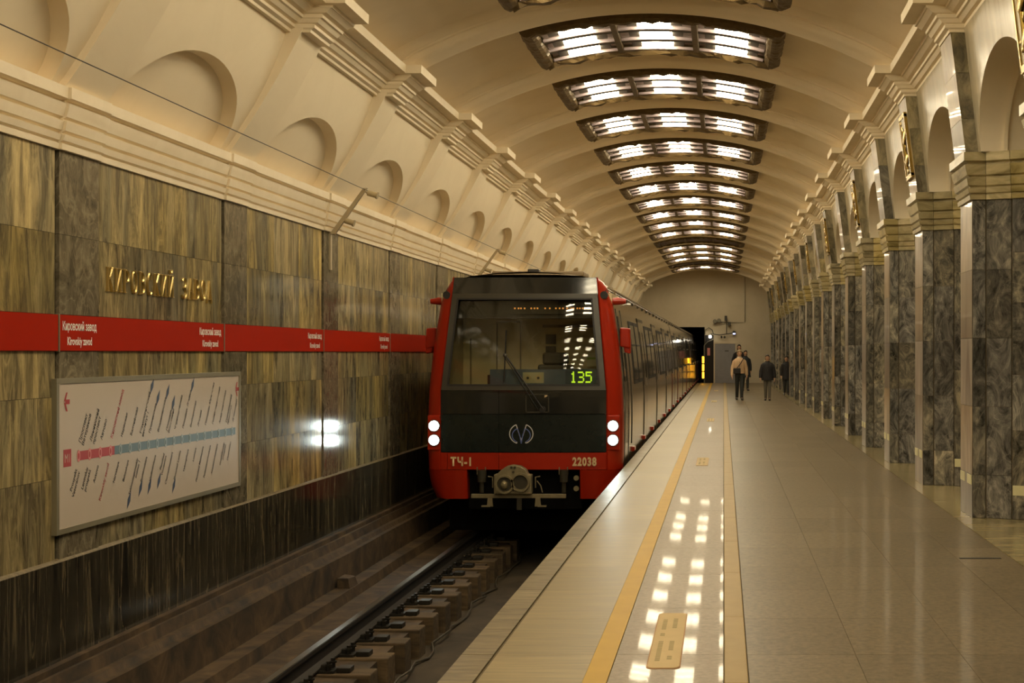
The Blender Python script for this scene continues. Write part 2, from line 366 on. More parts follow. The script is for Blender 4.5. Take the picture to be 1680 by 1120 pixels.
while y < 65: obj('tactile_strip', me, fl, (0, y, 0)); y += 1.5

# ------------------------------------------------------------------ track bed
tb = MB()
prof = [(-4.60,-0.60),(-4.46,-0.60),(-4.46,-0.645),(-4.43,-0.645),(-4.43,-0.63),(-4.40,-0.63),(-4.38,-0.72),(-4.33,-0.72),(-4.32,-0.70),(-4.28,-0.70),(-4.26,-0.745),(-4.20,-0.745),
        (-4.19,-1.04),(-4.01,-1.04),(-3.99,-1.15),(-3.50,-1.165),(-3.30,-1.185),(-3.02,-1.19),(-3.0,-1.45),(-2.05,-1.45),(-2.03,-1.15),(EDGE,-1.15)]
rings = []
yy = Y_BACK
while yy <= 76.1:
    rings.append([(x+(0.012*mnoise.noise((x*3, yy*0.9, 1.0)) if 2 < q < 21 else 0), yy, z+(0.010*mnoise.noise((x*2, yy*0.7, 5.0)) if 1 < q < 21 else 0)) for q, (x, z) in enumerate(prof)])
    yy += 0.5
tb.loft(rings, close=False)
track_bed = structure(tb.build('floor_track_bed', 'track_concrete', smooth=True), 'brown concrete track bed beside the platform')
structure(MB().box(-3.0, -2.05, Y_BACK, 76, -1.5, -1.445).build('floor_gutter', 'gutter_concrete'), 'dark drainage channel between the rails')
def rail(x, label):
    t = thing('rail', label, 'rail', (x, 0, 0), 'running rails')
    pr = [(-0.066,-1.14),(0.066,-1.14),(0.066,-1.125),(0.012,-1.10),(0.010,-1.01),(0.034,-0.995),(0.036,-0.965),(-0.036,-0.965),(-0.034,-0.995),(-0.010,-1.01),(-0.012,-1.10),(-0.066,-1.125)]
    MB().loft([[(a, Y_BACK, z) for a, z in pr], [(a, 75, z) for a, z in pr]]).build('rail_web', 'rail_rust', t)
    MB().loft([[(a, Y_BACK, z) for a, z in ((-0.034,-0.967),(0.034,-0.967),(0.030,-0.957),(-0.030,-0.957))], [(a, 75, z) for a, z in ((-0.034,-0.967),(0.034,-0.967),(0.030,-0.957),(-0.030,-0.957))]]).build('rail_head', 'rail_steel', t)
rail(TRX-0.76, 'steel running rail on the wall side of the track'); rail(TRX+0.76, 'steel running rail hidden beneath the platform edge')
# sleeper blocks with fastenings
sl_me = MB().box(-0.30, 0.50, -0.125, 0.125, -0.40, 0.0).mesh('sleeper_block', 'sleeper_wood', bevel=0.012)
pl_me = MB().box(-0.19, 0.19, -0.09, 0.09, 0.0, 0.022).mesh('base_plate', 'fastener')
clip_me = MB().box(-0.035, 0.035, -0.035, 0.035, 0.02, 0.06).mesh('rail_clip', 'fastener', bevel=0.006)
scr = MB(); scr.loft([[(r_*math.cos(math.pi*q/3), r_*math.sin(math.pi*q/3), z) for q in range(6)] for r_, z in ((0.02,0.02),(0.02,0.06),(0.032,0.06),(0.032,0.075),(0.02,0.075),(0.02,0.10))])
screw_me = scr.mesh('screw', 'fastener')
tie_me = MB().box(0.205, 0.32, -0.07, 0.06, 0.0, 0.045).mesh('tie_plate', 'fastener', bevel=0.006)
sp_me = MB().box(0.14, 0.30, -0.29, -0.19, -0.40, -0.03).mesh('spacer_block', 'sleeper_wood', bevel=0.01)
y = 8.1; q = 0
while y < 19.5:
    t = thing('sleeper', '%s wooden half sleeper under the near rail, counted from the camera' % ORD[q], 'sleeper', (TRX-0.76, y, -1.163), 'half sleepers under the rail')
    for nm, me_ in (('sleeper_block', sl_me), ('base_plate', pl_me), ('spacer_block', sp_me), ('tie_plate', tie_me)):
        o = obj(nm, me_, t)
    for sx in (-1, 1):
        obj('rail_clip', clip_me, t, (sx*0.10, 0, 0))
        for sy in (-1, 1): obj('screw', screw_me, t, (sx*0.14, sy*0.06, 0))
    t.rotation_euler[2] = rng.uniform(-0.03, 0.03); y += 0.6; q += 1
pts = [(-2.86+0.03*math.sin(s*1.7)+0.02*math.sin(s*4.1), 8+s*0.25, -1.40+0.03*math.sin(s*0.9)) for s in range(50)]
tag(MB().tube(pts, 0.012, 6).build('cable', 'cable', smooth=True), 'thin cable lying along the inner ends of the sleepers', 'cable')
tag(MB().hexa([(-4.16,14.3,-1.045),(-4.02,14.3,-1.045),(-4.02,14.62,-1.045),(-4.16,14.62,-1.045)], [(-4.16,14.3,-0.93),(-4.04,14.3,-0.93),(-4.04,14.58,-0.95),(-4.16,14.58,-0.93)]).build('junction_box', 'track_concrete', bevel=0.008),
    'small brown box on the concrete ledge beside the track', 'box')
gr = thing('drain_grate', 'small dark grate in the channel by the platform edge', 'grate', (-2.3, 9.4, -1.445))
for s in range(6): MB().box(-0.16, 0.16, s*0.05-0.15, s*0.05-0.125, 0, 0.03).build('bar', 'fastener', gr)
MB().box(-0.18, 0.18, -0.19, 0.16, 0, 0.012).build('frame', 'rail_rust', gr)

# ------------------------------------------------------------------ left wall
wl = structure(MB().box(XW-0.35, XW-0.02, Y_BACK, Y_END, -1.4, 3.30).build('wall_left', 'wall_grout'), 'track wall clad in olive and grey marble')
rows = [(0.085,0.64),(0.64,1.195),(1.195,1.51),(1.76,2.31),(2.31,2.885)]
wall_slabs = {}
def wall_slab(w, z0, z1, y, px, mat):
    key = (round(w,3), z0, z1, mat)
    if key not in wall_slabs:
        wall_slabs[key] = MB().box(-0.03, 0, 0.0015, w-0.0015, z0+0.0015, z1-0.0015).mesh('marble_slab', mat)
    return obj('marble_slab', wall_slabs[key], wl, (XW+px, y, 0))
for k in range(-3, 5):
    yj = RIB0-0.30+P*k
    for z0, z1 in rows:
        wall_slab(0.574, z0, z1, yj+0.028, 0.012, 'swirl_marble')
        y = yj+0.602
        ws = [0.8, 0.78, 0.808]; rng.shuffle(ws)
        for i, w in enumerate(ws):
            wall_slab(w, z0, z1, y, 0.0, 'wall_marble'); y += w
for y0, y1 in ((Y_BACK, RIB0-0.30-9), (RIB0-0.30+15, Y_END)):
    for z0, z1 in rows+[(1.51, 1.76)]:
        MB().box(XW-0.03, XW, y0, y1, z0, z1-0.003).build('marble_slab', 'wall_marble', wl)
# dark plinth slabs
pl = structure(MB().box(XW-0.02, XW+0.01, Y_BACK, Y_END, -0.62, 0.07).build('baseboard_left', 'wall_grout'), 'dark marble plinth along the track wall')
pm = MB().box(0, 0.022, 0.0015, 1.4985, -0.615, 0.075).mesh('plinth_slab', 'dark_marble')
y = 3.05-P
while y < 24: obj('plinth_slab', pm, pl, (XW+0.012, y, 0)); y += 1.5
MB().box(XW+0.012, XW+0.034, 24.05, Y_END, -0.615, 0.075).build('plinth_slab', 'dark_marble', pl)
MB().hexa([(XW-0.01,Y_BACK,0.072),(XW+0.036,Y_BACK,0.072),(XW+0.036,Y_END,0.072),(XW-0.01,Y_END,0.072)], [(XW-0.01,Y_BACK,0.092),(XW+0.024,Y_BACK,0.084),(XW+0.024,Y_END,0.084),(XW-0.01,Y_END,0.092)]).build('plinth_cap', 'edge_stone', pl)
# ledge on the cornice line: profile (offset from wall, z)
CP = [(0.0,2.885),(0.022,2.885),(0.026,2.925),(0.012,2.930),(0.012,2.938),(0.034,2.945),(0.046,2.985),(0.020,2.990),(0.020,3.000),(0.046,3.012),(0.058,3.075),(0.030,3.080),(0.030,3.092),(0.056,3.105),(0.078,3.195),(0.044,3.202),(0.044,3.218),(0.090,3.228),(0.092,3.305)]
def cornice_pieces(prefix, sign, base, brk, prof, parent, mat, y_from, y_to, half=0.30, back=0.25):
    """continuous moulding that breaks forward at every rib; one stone per bay half"""
    for k in range(K_MIN, K_MAX+1):
        yc = RIB0+P*k
        for a, b_, off in ((yc-half, yc+half, brk), (yc+half, yc+P-half, 0.0)):
            if a < y_from or b_ > y_to+0.5: b_ = min(b_, y_to)
            if b_ <= a: continue
            g = 0.0015
            ring = lambda y_: [(base+sign*(p_+off), y_, z_) for p_, z_ in prof]+[(base-sign*back, y_, prof[-1][1]), (base-sign*back, y_, prof[0][1])]
            MB().loft([ring(a+g), ring(b_-g)]).build(prefix, mat, parent)
t1 = structure(obj('trim_1', None), 'moulded plaster cornice above the marble wall')
cornice_pieces('cornice_stone', 1, XW, 0.02, CP, t1, 'plaster_trim', Y_BACK, Y_END, back=0.02)
structure(MB().box(XW-0.30, XW+0.05, Y_BACK, Y_END, 3.28, 3.302).build('trim_ledge', 'plaster_trim'))
# sloped upper wall with arched niches and leaning strips
def quad3(z, pts):
    (z0,x0),(z1,x1),(z2,x2) = pts
    return x0*(z-z1)*(z-z2)/((z0-z1)*(z0-z2))+x1*(z-z0)*(z-z2)/((z1-z0)*(z1-z2))+x2*(z-z0)*(z-z1)/((z2-z0)*(z2-z1))
LP = lambda z: quad3(z, ((3.30,-4.55),(4.05,-4.10),(4.47,-3.95)))
LS = lambda z: quad3(z, ((3.30,-4.49),(4.05,-4.015),(4.47,-3.80)))
ZT = 4.47
def arch_panel(xf, xback, y0, y1, zs, a, bb, name, mat, parent, loc, nseg=28, jamb=True):
    mbp = MB(); yc = (y0+y1)/2
    pts = [(yc-a*math.cos(math.pi*i/nseg), zs+bb*math.sin(math.pi*i/nseg)) for i in range(nseg+1)]
    def col(ya, za, yb, zb):
        nz = 8
        for q in range(nz):
            t0, t1_ = q/nz, (q+1)/nz
            z00, z01 = za+(ZT-za)*t0, za+(ZT-za)*t1_; z10, z11 = zb+(ZT-zb)*t0, zb+(ZT-zb)*t1_
            mbp.quad((xf(z00), ya, z00), (xf(z10), yb, z10), (xf(z11), yb, z11), (xf(z01), ya, z01))
    col(y0, zs, pts[0][0], zs)
    for (ya, za), (yb, zb) in zip(pts, pts[1:]): col(ya, za, yb, zb)
    col(pts[-1][0], zs, y1, zs)
    o = mbp.build(name, mat, parent, smooth=True, loc=loc)
    return o, pts, mbp
ul = structure(obj('wall_left_upper', None), 'sloping plaster wall with arched niches above the track')
nz_me = None
for k in range(K_MIN, K_MAX+1):
    yc = RIB0+P*k
    if k == K_MIN:
        pan, pts, _ = arch_panel(LP, None, 0.30, P-0.30, 3.30, 1.10, 0.62, 'niche_wall', 'plaster', ul, (0, yc, 0))
        so = MB()
        for (ya, za), (yb, zb) in zip(pts, pts[1:]):
            so.quad((LP(za), ya, za), (LP(zb), yb, zb), (LP(zb)-0.125, yb, zb), (LP(za)-0.125, ya, za))
        sof = so.build('niche_arch', 'plaster', ul, smooth=True, loc=(0, yc, 0))
        st = MB(); ring = []
        zz = [3.30+(ZT-3.30)*q/10 for q in range(11)]
        for ya in (-0.30, 0.30):
            ring.append([(LS(z), ya, z) for z in zz])
        st.loft(ring, close=False)
        for ya in (-0.30, 0.30):
            for z0, z1 in zip(zz, zz[1:]): st.quad((LS(z0), ya, z0), (LS(z1), ya, z1), (LP(z1)-0.05, ya, z1), (LP(z0)-0.05, ya, z0))
        strip = st.build('leaning_strip', 'plaster', ul, smooth=True, loc=(0, yc, 0))
        nbm = MB(); zq = [3.29+0.8*q/8 for q in range(9)]; nbm.loft([[(LP(z)-0.125, ya, z) for z in zq] for ya in (0.3, P-0.3)], close=False); nb = nbm.build('niche_back', 'plaster', ul, smooth=True, loc=(0, yc, 0))
    else:
        for s in (pan, sof, strip, nb): obj(s.name.split('.')[0], s.data, ul, (0, yc, 0))

# ------------------------------------------------------------------ vault, ribs and upper cornices
def arc_pts(rad, half, n=40): return [(XC+(-half+2*half*i/n), arc_z(-half+2*half*i/n, rad)) for i in range(n+1)]
cv = MB(); A = arc_pts(R_SHELL, 3.16)
cv.loft([[(x, y_, z) for x, z in A] for y_ in (Y_BACK, Y_END)], close=False)
ce = structure(cv.build('ceiling', 'plaster', smooth=True), 'ribbed plaster barrel vault over the platform')
rp = [(-0.42,-0.01),(-0.38,0.012),(-0.34,0.04),(-0.31,0.075),(-0.29,0.08),(-0.285,0.10),(-0.25,0.105),(-0.235,0.15),(-0.20,0.175),(-0.10,0.185)]; rp += [(-a, b) for a, b in rp[::-1]]
rb = MB(); nA = 48; rings = []
for i in range(nA+1):
    dx = -3.02+6.04*i/nA; rings.append([(XC+dx*(R_SHELL-p_)/R_SHELL, yo, ZC+(R_SHELL-p_)*math.sqrt(1-(dx/R_SHELL)**2)) for yo, p_ in rp])
rb.loft(rings, close=False); rib_me = rb.mesh('rib', 'plaster', smooth=True)
for k in range(K_MIN, K_MAX+1): obj('rib', rib_me, ce, (0, RIB0+P*k, 0))
UP = [(0.0,4.405),(0.03,4.405),(0.035,4.43),(0.07,4.445),(0.075,4.47),(0.06,4.478),(0.10,4.49),(0.13,4.525),(0.15,4.53),(0.155,4.555),(0.14,4.562),(0.19,4.575),(0.235,4.61),(0.25,4.612),(0.255,4.635),(0.33,4.642),(0.375,4.645),(0.38,4.735)]
def broken_cornice(parent, sign, base, brk=0.175, half=0.28, grow=0.30, back=0.05):
    """one stone per bay, mitred round the block under each rib"""
    def ring(x_off, yfun): return [(base+sign*(p_+x_off), yfun(p_), z_) for p_, z_ in UP]+[(base-sign*back, yfun(0.0), UP[-1][1]), (base-sign*back, yfun(0.0), UP[0][1])]
    h_ = P/2-0.0015
    me_ = MB().loft([ring(0, lambda p: -h_), ring(0, lambda p: -half-grow*p), ring(brk, lambda p: -half-grow*p), ring(brk, lambda p: half+grow*p), ring(0, lambda p: half+grow*p), ring(0, lambda p: h_)]).mesh('cornice_stone', 'plaster_trim')
    for k in range(K_MIN, K_MAX+1): obj('cornice_stone', me_, parent, (0, RIB0+P*k, 0))
t2 = structure(obj('trim_2', None), 'stepped plaster cornice under the vault above the track')
broken_cornice(t2, 1, -3.955)
t3 = structure(obj('trim_3', None), 'stepped plaster cornice under the vault above the pillars')
broken_cornice(t3, -1, 2.255)

# ------------------------------------------------------------------ pillars on the right
# plan vertices (x, y) counter-clockwise from platform face far corner, local to the pillar centre
PL = [(2.27,0.28),(2.27,-0.28),(2.385,-0.28),(2.60,-0.385),(2.86,-0.50),(3.60,-0.50),(3.60,0.50),(2.86,0.50),(2.60,0.385),(2.385,0.28)]
def mitres(poly):
    out = []; n_ = len(poly)
    for i in range(n_):
        p0, p1, p2 = Vector(poly[i-1]), Vector(poly[i]), Vector(poly[(i+1) % n_])
        d1, d2 = (p1-p0).normalized(), (p2-p1).normalized()
        n1, n2 = Vector((d1.y, -d1.x)), Vector((d2.y, -d2.x))     # outward normals
        if n1.dot(p1-Vector((2.9,0))) < 0: n1 = -n1
        if n2.dot(p1-Vector((2.9,0))) < 0: n2 = -n2
        mt = (n1+n2); mt = mt/(mt.dot(n1)); out.append(mt)
    return out
PM = mitres(PL)
def seg_block(i, z0, z1, o0, o1, gap, oz=None):
    """block over plan edge i between offsets o0 (inner) and o1 (outer)"""
    j = (i+1) % len(PL); p, q = Vector(PL[i]), Vector(PL[j]); d = (q-p).normalized()*gap
    f = lambda v, mt, o: v+mt*o
    a0, b0 = f(p, PM[i], o0)+d, f(q, PM[j], o0)-d; a1, b1 = f(p, PM[i], o1)+d, f(q, PM[j], o1)-d
    r = lambda z: [(a0.x,a0.y,z),(b0.x,b0.y,z),(b1.x,b1.y,z),(a1.x,a1.y,z)]
    return MB().hexa(r(z0), r(z1))
pz = [0.0, 0.39, 1.01, 1.63, 2.25, 2.885]
pz3 = [0.0, 0.215, 0.80, 1.30, 1.95, 2.40, 2.885]
parts = []      # (name, mesh)
core = MB().loft([[(x, y_, z) for x, y_ in PL] for z in (0.0, 3.31)])
parts.append(('core', core.mesh('core', 'pillar_joint')))
SEGS = [0, 1, 2, 3, 4, 8, 7]
for i in SEGS:
    zs = pz if i in (0, 1, 2, 8) else pz3
    for z0, z1 in zip(zs, zs[1:]):
        parts.append(('marble_slab', seg_block(i, z0+0.0015, z1-0.0015, 0.0, 0.014, 0.006 if i else 0.001).mesh('marble_slab', 'pillar_face_marble' if i == 0 else 'pillar_marble')))
for i in SEGS:      # capital stones: moulded, one per plan edge
    j = (i+1) % len(PL); p, q = Vector(PL[i]), Vector(PL[j]); d = (q-p).normalized()*0.002
    rp0, rp1 = [], []
    for off, z in [(0.0, CP[0][1])]+CP[1:]+[(0.0, CP[-1][1])]:
        a = p+PM[i]*(off+0.014)+d; b_ = q+PM[j]*(off+0.014)-d
        rp0.append((a.x, a.y, z)); rp1.append((b_.x, b_.y, z))
    parts.append(('capital_stone', MB().loft([rp0, rp1]).mesh('capital_stone', 'capital_marble')))
XS = lambda z: 2.20+(2.05-2.20)*(z-3.31)/(4.49-3.31)       # leaning strip
XP = lambda z: 2.315+(2.18-2.315)*(z-3.31)/(4.49-3.31)     # arch panel
uz = [3.305, 3.62, 4.04, 4.44]
for z0, z1 in zip(uz, uz[1:]):
    a, b_ = z0+0.0015, z1-0.0015
    parts.append(('leaning_slab', MB().hexa([(XS(a),-0.279,a),(XS(a)+0.02,-0.279,a),(XS(a)+0.02,0.279,a),(XS(a),0.279,a)], [(XS(b_),-0.279,b_),(XS(b_)+0.02,-0.279,b_),(XS(b_)+0.02,0.279,b_),(XS(b_),0.279,b_)]).mesh('leaning_slab', 'pillar_face_marble')))
    for sy in (-1, 1):
        parts.append(('side_slab', MB().hexa([(XS(a)+0.0005,sy*0.282,a),(XP(a)+0.04,sy*0.282,a),(XP(a)+0.04,sy*0.26,a),(XS(a)+0.0005,sy*0.26,a)], [(XS(b_)+0.0005,sy*0.282,b_),(XP(b_)+0.04,sy*0.282,b_),(XP(b_)+0.04,sy*0.26,b_),(XS(b_)+0.0005,sy*0.26,b_)]).mesh('side_slab', 'upper_marble')))
tape = []
tape.append(MB().box(2.249, 2.257, -0.27, -0.07, 0.30, 0.385)); tape.append(MB().box(2.249, 2.257, 0.07, 0.27, 0.30, 0.385))
tape.append(seg_block(3, 0.215, 0.305, 0.012, 0.018, 0.008)); tape.append(seg_block(4, 0.215, 0.305, 0.012, 0.018, 0.008))
for t_ in tape: parts.append(('reflective_tape', t_.mesh('reflective_tape', 'glow_tape')))
pillars = list(range(-1, 18))
for k in pillars:
    if k == -1: lab = 'marble pillar just past the edge of the picture beside the platform'
    elif k == 0: lab = 'grey veined marble pillar standing closest to the camera on the platform'
    elif k == 17: lab = 'farthest marble pillar, next to the end wall'
    else: lab = '%s marble pillar from the camera in the platform row' % ORD[k]
    t = thing('marble_pillar', lab, 'pillar', (0, RIB0+P*k, 0), 'marble pillars along the platform')
    for nm, me_ in parts:
        if k > 10 and nm == 'reflective_tape': continue
        obj(nm, me_, t)
for k in range(K_MIN, -1):
    t = thing('marble_pillar', 'marble pillar behind the camera', 'pillar', (0, RIB0+P*k, 0), 'marble pillars behind the camera')
    MB().loft([[(x-(0.02 if x < 2.9 else 0), y_, z) for x, y_ in PL] for z in (0.0, 3.31)]).build('shaft', 'pillar_marble', t)
    MB().hexa([(2.20,-0.28,3.31),(2.4,-0.28,3.31),(2.4,0.28,3.31),(2.2,0.28,3.31)], [(2.05,-0.28,4.44),(2.25,-0.28,4.44),(2.25,0.28,4.44),(2.05,0.28,4.44)]).build('leaning_slab', 'pillar_face_marble', t)
wr = structure(obj('wall_right', None), 'arched marble wall between the pillars')
for k in range(K_MIN, K_MAX):
    yc = RIB0+P*k
    if k == K_MIN:
        pan, pts, _ = arch_panel(XP, None, 0.27, P-0.27, 3.305, 1.09, 0.73, 'arch_panel', 'arch_marble', wr, (0, yc, 0))
        so = MB(); bd = MB(); s2 = MB()
        for (ya, za), (yb, zb) in zip(pts, pts[1:]):
            so.quad((XP(za), ya, za), (XP(zb), yb, zb), (2.52, yb, zb), (2.52, ya, za))
        yc0 = P/2
        sc_ = lambda y_, z_, s_: (yc0+(y_-yc0)*s_, 3.305+(z_-3.305)*s_)
        p1 = [sc_(y_, z_, 0.985) for y_, z_ in pts]; p2 = [sc_(y_, z_, 1.02) for y_, z_ in pts]
        bd.loft([[(2.52, *a) for a in pts], [(2.515, *a) for a in p1], [(2.55, *a) for a in p1], [(2.555, *a) for a in p2]], close=False)
        s2.loft([[(2.555, *a) for a in p2], [(3.60, *a) for a in p2]], close=False)
        items = [pan, so.build('arch_soffit', 'plaster', wr, smooth=True, loc=(0, yc, 0)), bd.build('arch_bead', 'plaster_trim', wr, smooth=True, loc=(0, yc, 0)),
                 s2.build('passage_vault', 'plaster', wr, smooth=True, loc=(0, yc, 0))]
    else:
        for s in items: obj(s.name.split('.')[0], s.data, wr, (0, yc, 0))
MB().quad((2.5, Y_BACK, 4.06), (2.5, Y_END, 4.06), (2.3, Y_END, 4.75), (2.3, Y_BACK, 4.75)).build('wall_backing', 'plaster', wr)
# brass plaques on every second leaning strip
def plaque(k, lab):
    t = thing('brass_plaque', lab, 'plaque', (0, RIB0+P*k, 0), 'brass relief plaques on the pillars')
    z0, z1 = 3.52, 4.22
    def pl_(za, zb, ya, yb, o0, o1): return [(XS(za)-o1,ya,za),(XS(za)-o0,ya,za),(XS(za)-o0,yb,za),(XS(za)-o1,yb,za)], [(XS(zb)-o1,ya,zb),(XS(zb)-o0,ya,zb),(XS(zb)-o0,yb,zb),(XS(zb)-o1,yb,zb)]
    MB().hexa(*pl_(z0, z1, -0.20, 0.20, 0.001, 0.025)).build('plate', 'brass_dark', t)
    fm = MB()
    fm.hexa(*pl_(z0, z1, -0.215, -0.185, 0.001, 0.034)); fm.hexa(*pl_(z0, z1, 0.185, 0.215, 0.001, 0.034)); fm.hexa(*pl_(z0-0.02, z0+0.03, -0.215, 0.215, 0.001, 0.034)); fm.hexa(*pl_(z1-0.03, z1+0.02, -0.215, 0.215, 0.001, 0.034))
    fm.build('frame', 'brass', t)
    r2 = random.Random(k)
    rl = MB(); rl.cyl((XS(3.7)-0.02, 0, 3.62), (XS(4.1)-0.02, 0, 4.05), 0.018, 0.022, 8); rl.sphere((XS(4.0)-0.025, 0, 3.98), (0.018, 0.11, 0.09)); rl.sphere((XS(3.75)-0.025, 0, 3.72), (0.018, 0.09, 0.08))
    for q in range(14):
        z = r2.uniform(3.58, 4.16); rl.sphere((XS(z)-0.024, r2.uniform(-0.14, 0.14), z), (0.014, r2.uniform(0.02, 0.05), r2.uniform(0.02, 0.06)), 6, 5)
    rl.build('relief', 'brass', t, smooth=True)
for k in range(-1, 17, 2):
    plaque(k, 'brass relief plaque high on the pillar at the edge of the picture' if k == -1 else 'brass relief plaque high on the %s marble pillar from the camera' % ORD[k])
# hall beyond the pillars
structure(MB().box(9.0, 9.2, Y_BACK, Y_END, 0, 5.2).build('wall_hall', 'arch_marble'), 'far wall of the hall beyond the pillars')
structure(MB().box(3.6, 9.0, Y_BACK, Y_END, 5.0, 5.2).build('ceiling_hall', 'plaster'), 'plaster ceiling of the hall beyond the pillars')
structure(MB().box(3.58, 3.62, Y_BACK, Y_END, 4.05, 5.0).build('wall_hall_upper', 'plaster'))
for y_ in (0, 14, 28, 42, 56):  # bare area lights, no fixtures, added so the arched passages are lit
    ld = bpy.data.lights.new('hall_fill', 'AREA'); ld.shape = 'RECTANGLE'; ld.size = 2.0; ld.size_y = 5.0; ld.energy = HALL_POWER; ld.color = LAMP_COL
    lo = bpy.data.objects.new('hall_fill', ld); C.objects.link(lo); lo.location = (6.3, y_, 4.9)

# ------------------------------------------------------------------ ceiling lights
def light_meshes():
    mm = {}
    W, L0, L1 = 1.46, -0.87, 0.87
    nseg = 36
    r2 = random.Random(3)
    def beam(yc, depth, thick, jit):
        b = MB(); rings = []
        for i in range(nseg+1):
            dx = -W+2*W*i/nseg; s_ = dx/R_RIB; c_ = math.sqrt(1-s_*s_)
            def pt(rad, yo):
                return (XC+rad*s_, yc+yo, ZC+rad*c_)
            j = lambda: r2.uniform(-jit, jit)
            lo = R_LAMP-depth
            rings.append([pt(R_SHELL+0.01, -thick/2), pt(lo+0.04+j(), -thick/2+j()), pt(lo+j()*1.4, -thick/4+j()), pt(lo+j()*1.4, thick/4+j()), pt(lo+0.04+j(), thick/2+j()), pt(R_SHELL+0.01, thick/2)])
        b.loft(rings); return b
    mm['frame_near'] = beam(L0+0.05, 0.14, 0.13, 0.013).mesh('frame_beam', 'bronze')
    mm['frame_far'] = beam(L1-0.04, 0.15, 0.17, 0.016).mesh('frame_beam', 'bronze')
    def endroll(sx):
        b = MB(); rings = []; n_ = 26
        for i in range(n_+1):
            y_ = L0-0.01+(L1-L0+0.02)*i/n_
            ring = []
            for q in range(12):
                t = 2*math.pi*q/12; rr = 0.105+r2.uniform(-0.012, 0.012)
                dx = sx*(W+0.03)+rr*math.cos(t); ring.append((XC+dx, y_, arc_z(sx*(W+0.03), R_LAMP-0.055)+rr*0.85*math.sin(t)-dx*0.0))
            rings.append(ring)
        b.loft(rings); return b
    mm['end_a'] = endroll(-1).mesh('frame_end', 'bronze'); mm['end_b'] = endroll(1).mesh('frame_end', 'bronze')
    def radial_box(dx0, dx1, y0, y1, ra, rb_, n_=6):
        b = MB(); rings = []
        for i in range(n_+1):
            dx = dx0+(dx1-dx0)*i/n_; s_ = dx/R_RIB; c_ = math.sqrt(1-s_*s_)
            f = lambda rad, y_: (XC+rad*s_, y_, ZC+rad*c_)
            rings.append([f(ra, y0), f(rb_, y0), f(rb_, y1), f(ra, y1)])
        b.loft(rings); return b
    mm['divider'] = [radial_box(d-0.035, d+0.035, L0, L1, R_LAMP-0.125, R_LAMP, 2).mesh('divider', 'bronze') for d in (-0.49, 0.49)]
    secs = [(-1.36, -0.53), (-0.45, 0.45), (0.53, 1.36)]
    cells = []
    for (a, b_) in secs:
        for r in range(3):
            yc = L0+0.34+r*0.53; mid = (a+b_)/2
            tray = radial_box(a, b_, yc-0.24, yc+0.26, R_LAMP-0.030, R_LAMP+0.03).mesh('reflector_tray', 'lamp_tray')
            tube = radial_box(mid-0.20, mid+0.20, yc-0.045, yc+0.045, R_LAMP-0.10, R_LAMP-0.06).mesh('tube_panel', 'tube_light')
            toff = radial_box(mid-0.20, mid+0.20, yc-0.045, yc+0.045, R_LAMP-0.10, R_LAMP-0.06).mesh('tube_panel', 'tube_off')
            so = [radial_box(x0, x0+0.13, yc-0.09, yc+0.13, R_LAMP-0.07, R_LAMP-0.032, 2).mesh('lamp_socket', 'lamp_dark') for x0 in (mid-0.335, mid+0.205)]
            rail_ = radial_box(a, b_, yc+0.17, yc+0.235, R_LAMP-0.105, R_LAMP-0.07).mesh('rail_bar', 'lamp_rail')
            bar = radial_box(a, b_, yc+0.235, yc+0.26, R_LAMP-0.115, R_LAMP-0.06).mesh('dark_bar', 'lamp_dark')
            cells.append((tray, tube, toff, so, rail_, bar))
    mm['cells'] = cells
    return mm
LM = light_meshes()
OFF = {11, 15}
seen = 0
for k in range(-9, 17):
    yb = RIB0+P/2+P*k-0.15
    off = k in OFF
    if k < 0: lab, grp = '%s lit ceiling light behind the camera, counted backwards from it' % ORD[-k-1], 'ceiling lights behind the camera'
    elif off: lab, grp = 'unlit %s vault ceiling light in bronze frame, counted from the camera' % ORD[k], 'bronze framed vault ceiling lights'
    else: lab, grp = 'lit %s vault ceiling light in bronze frame, counted from the camera' % ORD[k], 'bronze framed vault ceiling lights'
    t = thing('ceiling_light', lab, 'ceiling light', (0, yb, 0), grp)
    for nm in ('frame_near', 'frame_far'): obj('frame_beam', LM[nm], t)
    for nm in ('end_a', 'end_b'): obj('frame_end', LM[nm], t)
    for d in LM['divider']: obj('divider', d, t)
    for tray, tube, toff, so, rail_, bar in LM['cells']:
        obj('reflector_tray', tray, t)
        tt = obj('tube_panel', toff if off else tube, t)
        if k >= -1:
            for s in so: obj('lamp_socket', s, tt)
        obj('rail_bar', rail_, t); obj('dark_bar', bar, t)

# ------------------------------------------------------------------ end wall, portal, back wall
ew = MB()
TX0, TX1, TZ = -4.45, -0.93, 2.75          # tunnel opening
ew.box(-5.0, TX0, Y_END, Y_END+0.4, -1.6, 5.9); ew.box(TX1, 9.2, Y_END, Y_END+0.4, -0.3, 5.9); ew.box(TX0, TX1, Y_END, Y_END+0.4, TZ, 5.9)
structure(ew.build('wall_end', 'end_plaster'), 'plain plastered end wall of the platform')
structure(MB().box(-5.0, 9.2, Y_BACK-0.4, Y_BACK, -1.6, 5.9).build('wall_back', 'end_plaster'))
tn = MB(); tn.quad((TX0,Y_END+0.3,-1.6),(TX0,78,-1.6),(TX0,78,TZ),(TX0,Y_END+0.3,TZ)); tn.quad((TX1,Y_END+0.3,-1.6),(TX1,78,-1.6),(TX1,78,TZ),(TX1,Y_END+0.3,TZ))
tn.quad((TX0,Y_END+0.3,TZ),(TX0,78,TZ),(TX1,78,TZ),(TX1,Y_END+0.3,TZ)); tn.quad((TX0,78,-1.6),(TX1,78,-1.6),(TX1,78,TZ),(TX0,78,TZ))
structure(tn.build('wall_tunnel', 'tunnel_dark'), 'dark tunnel mouth beyond the train')
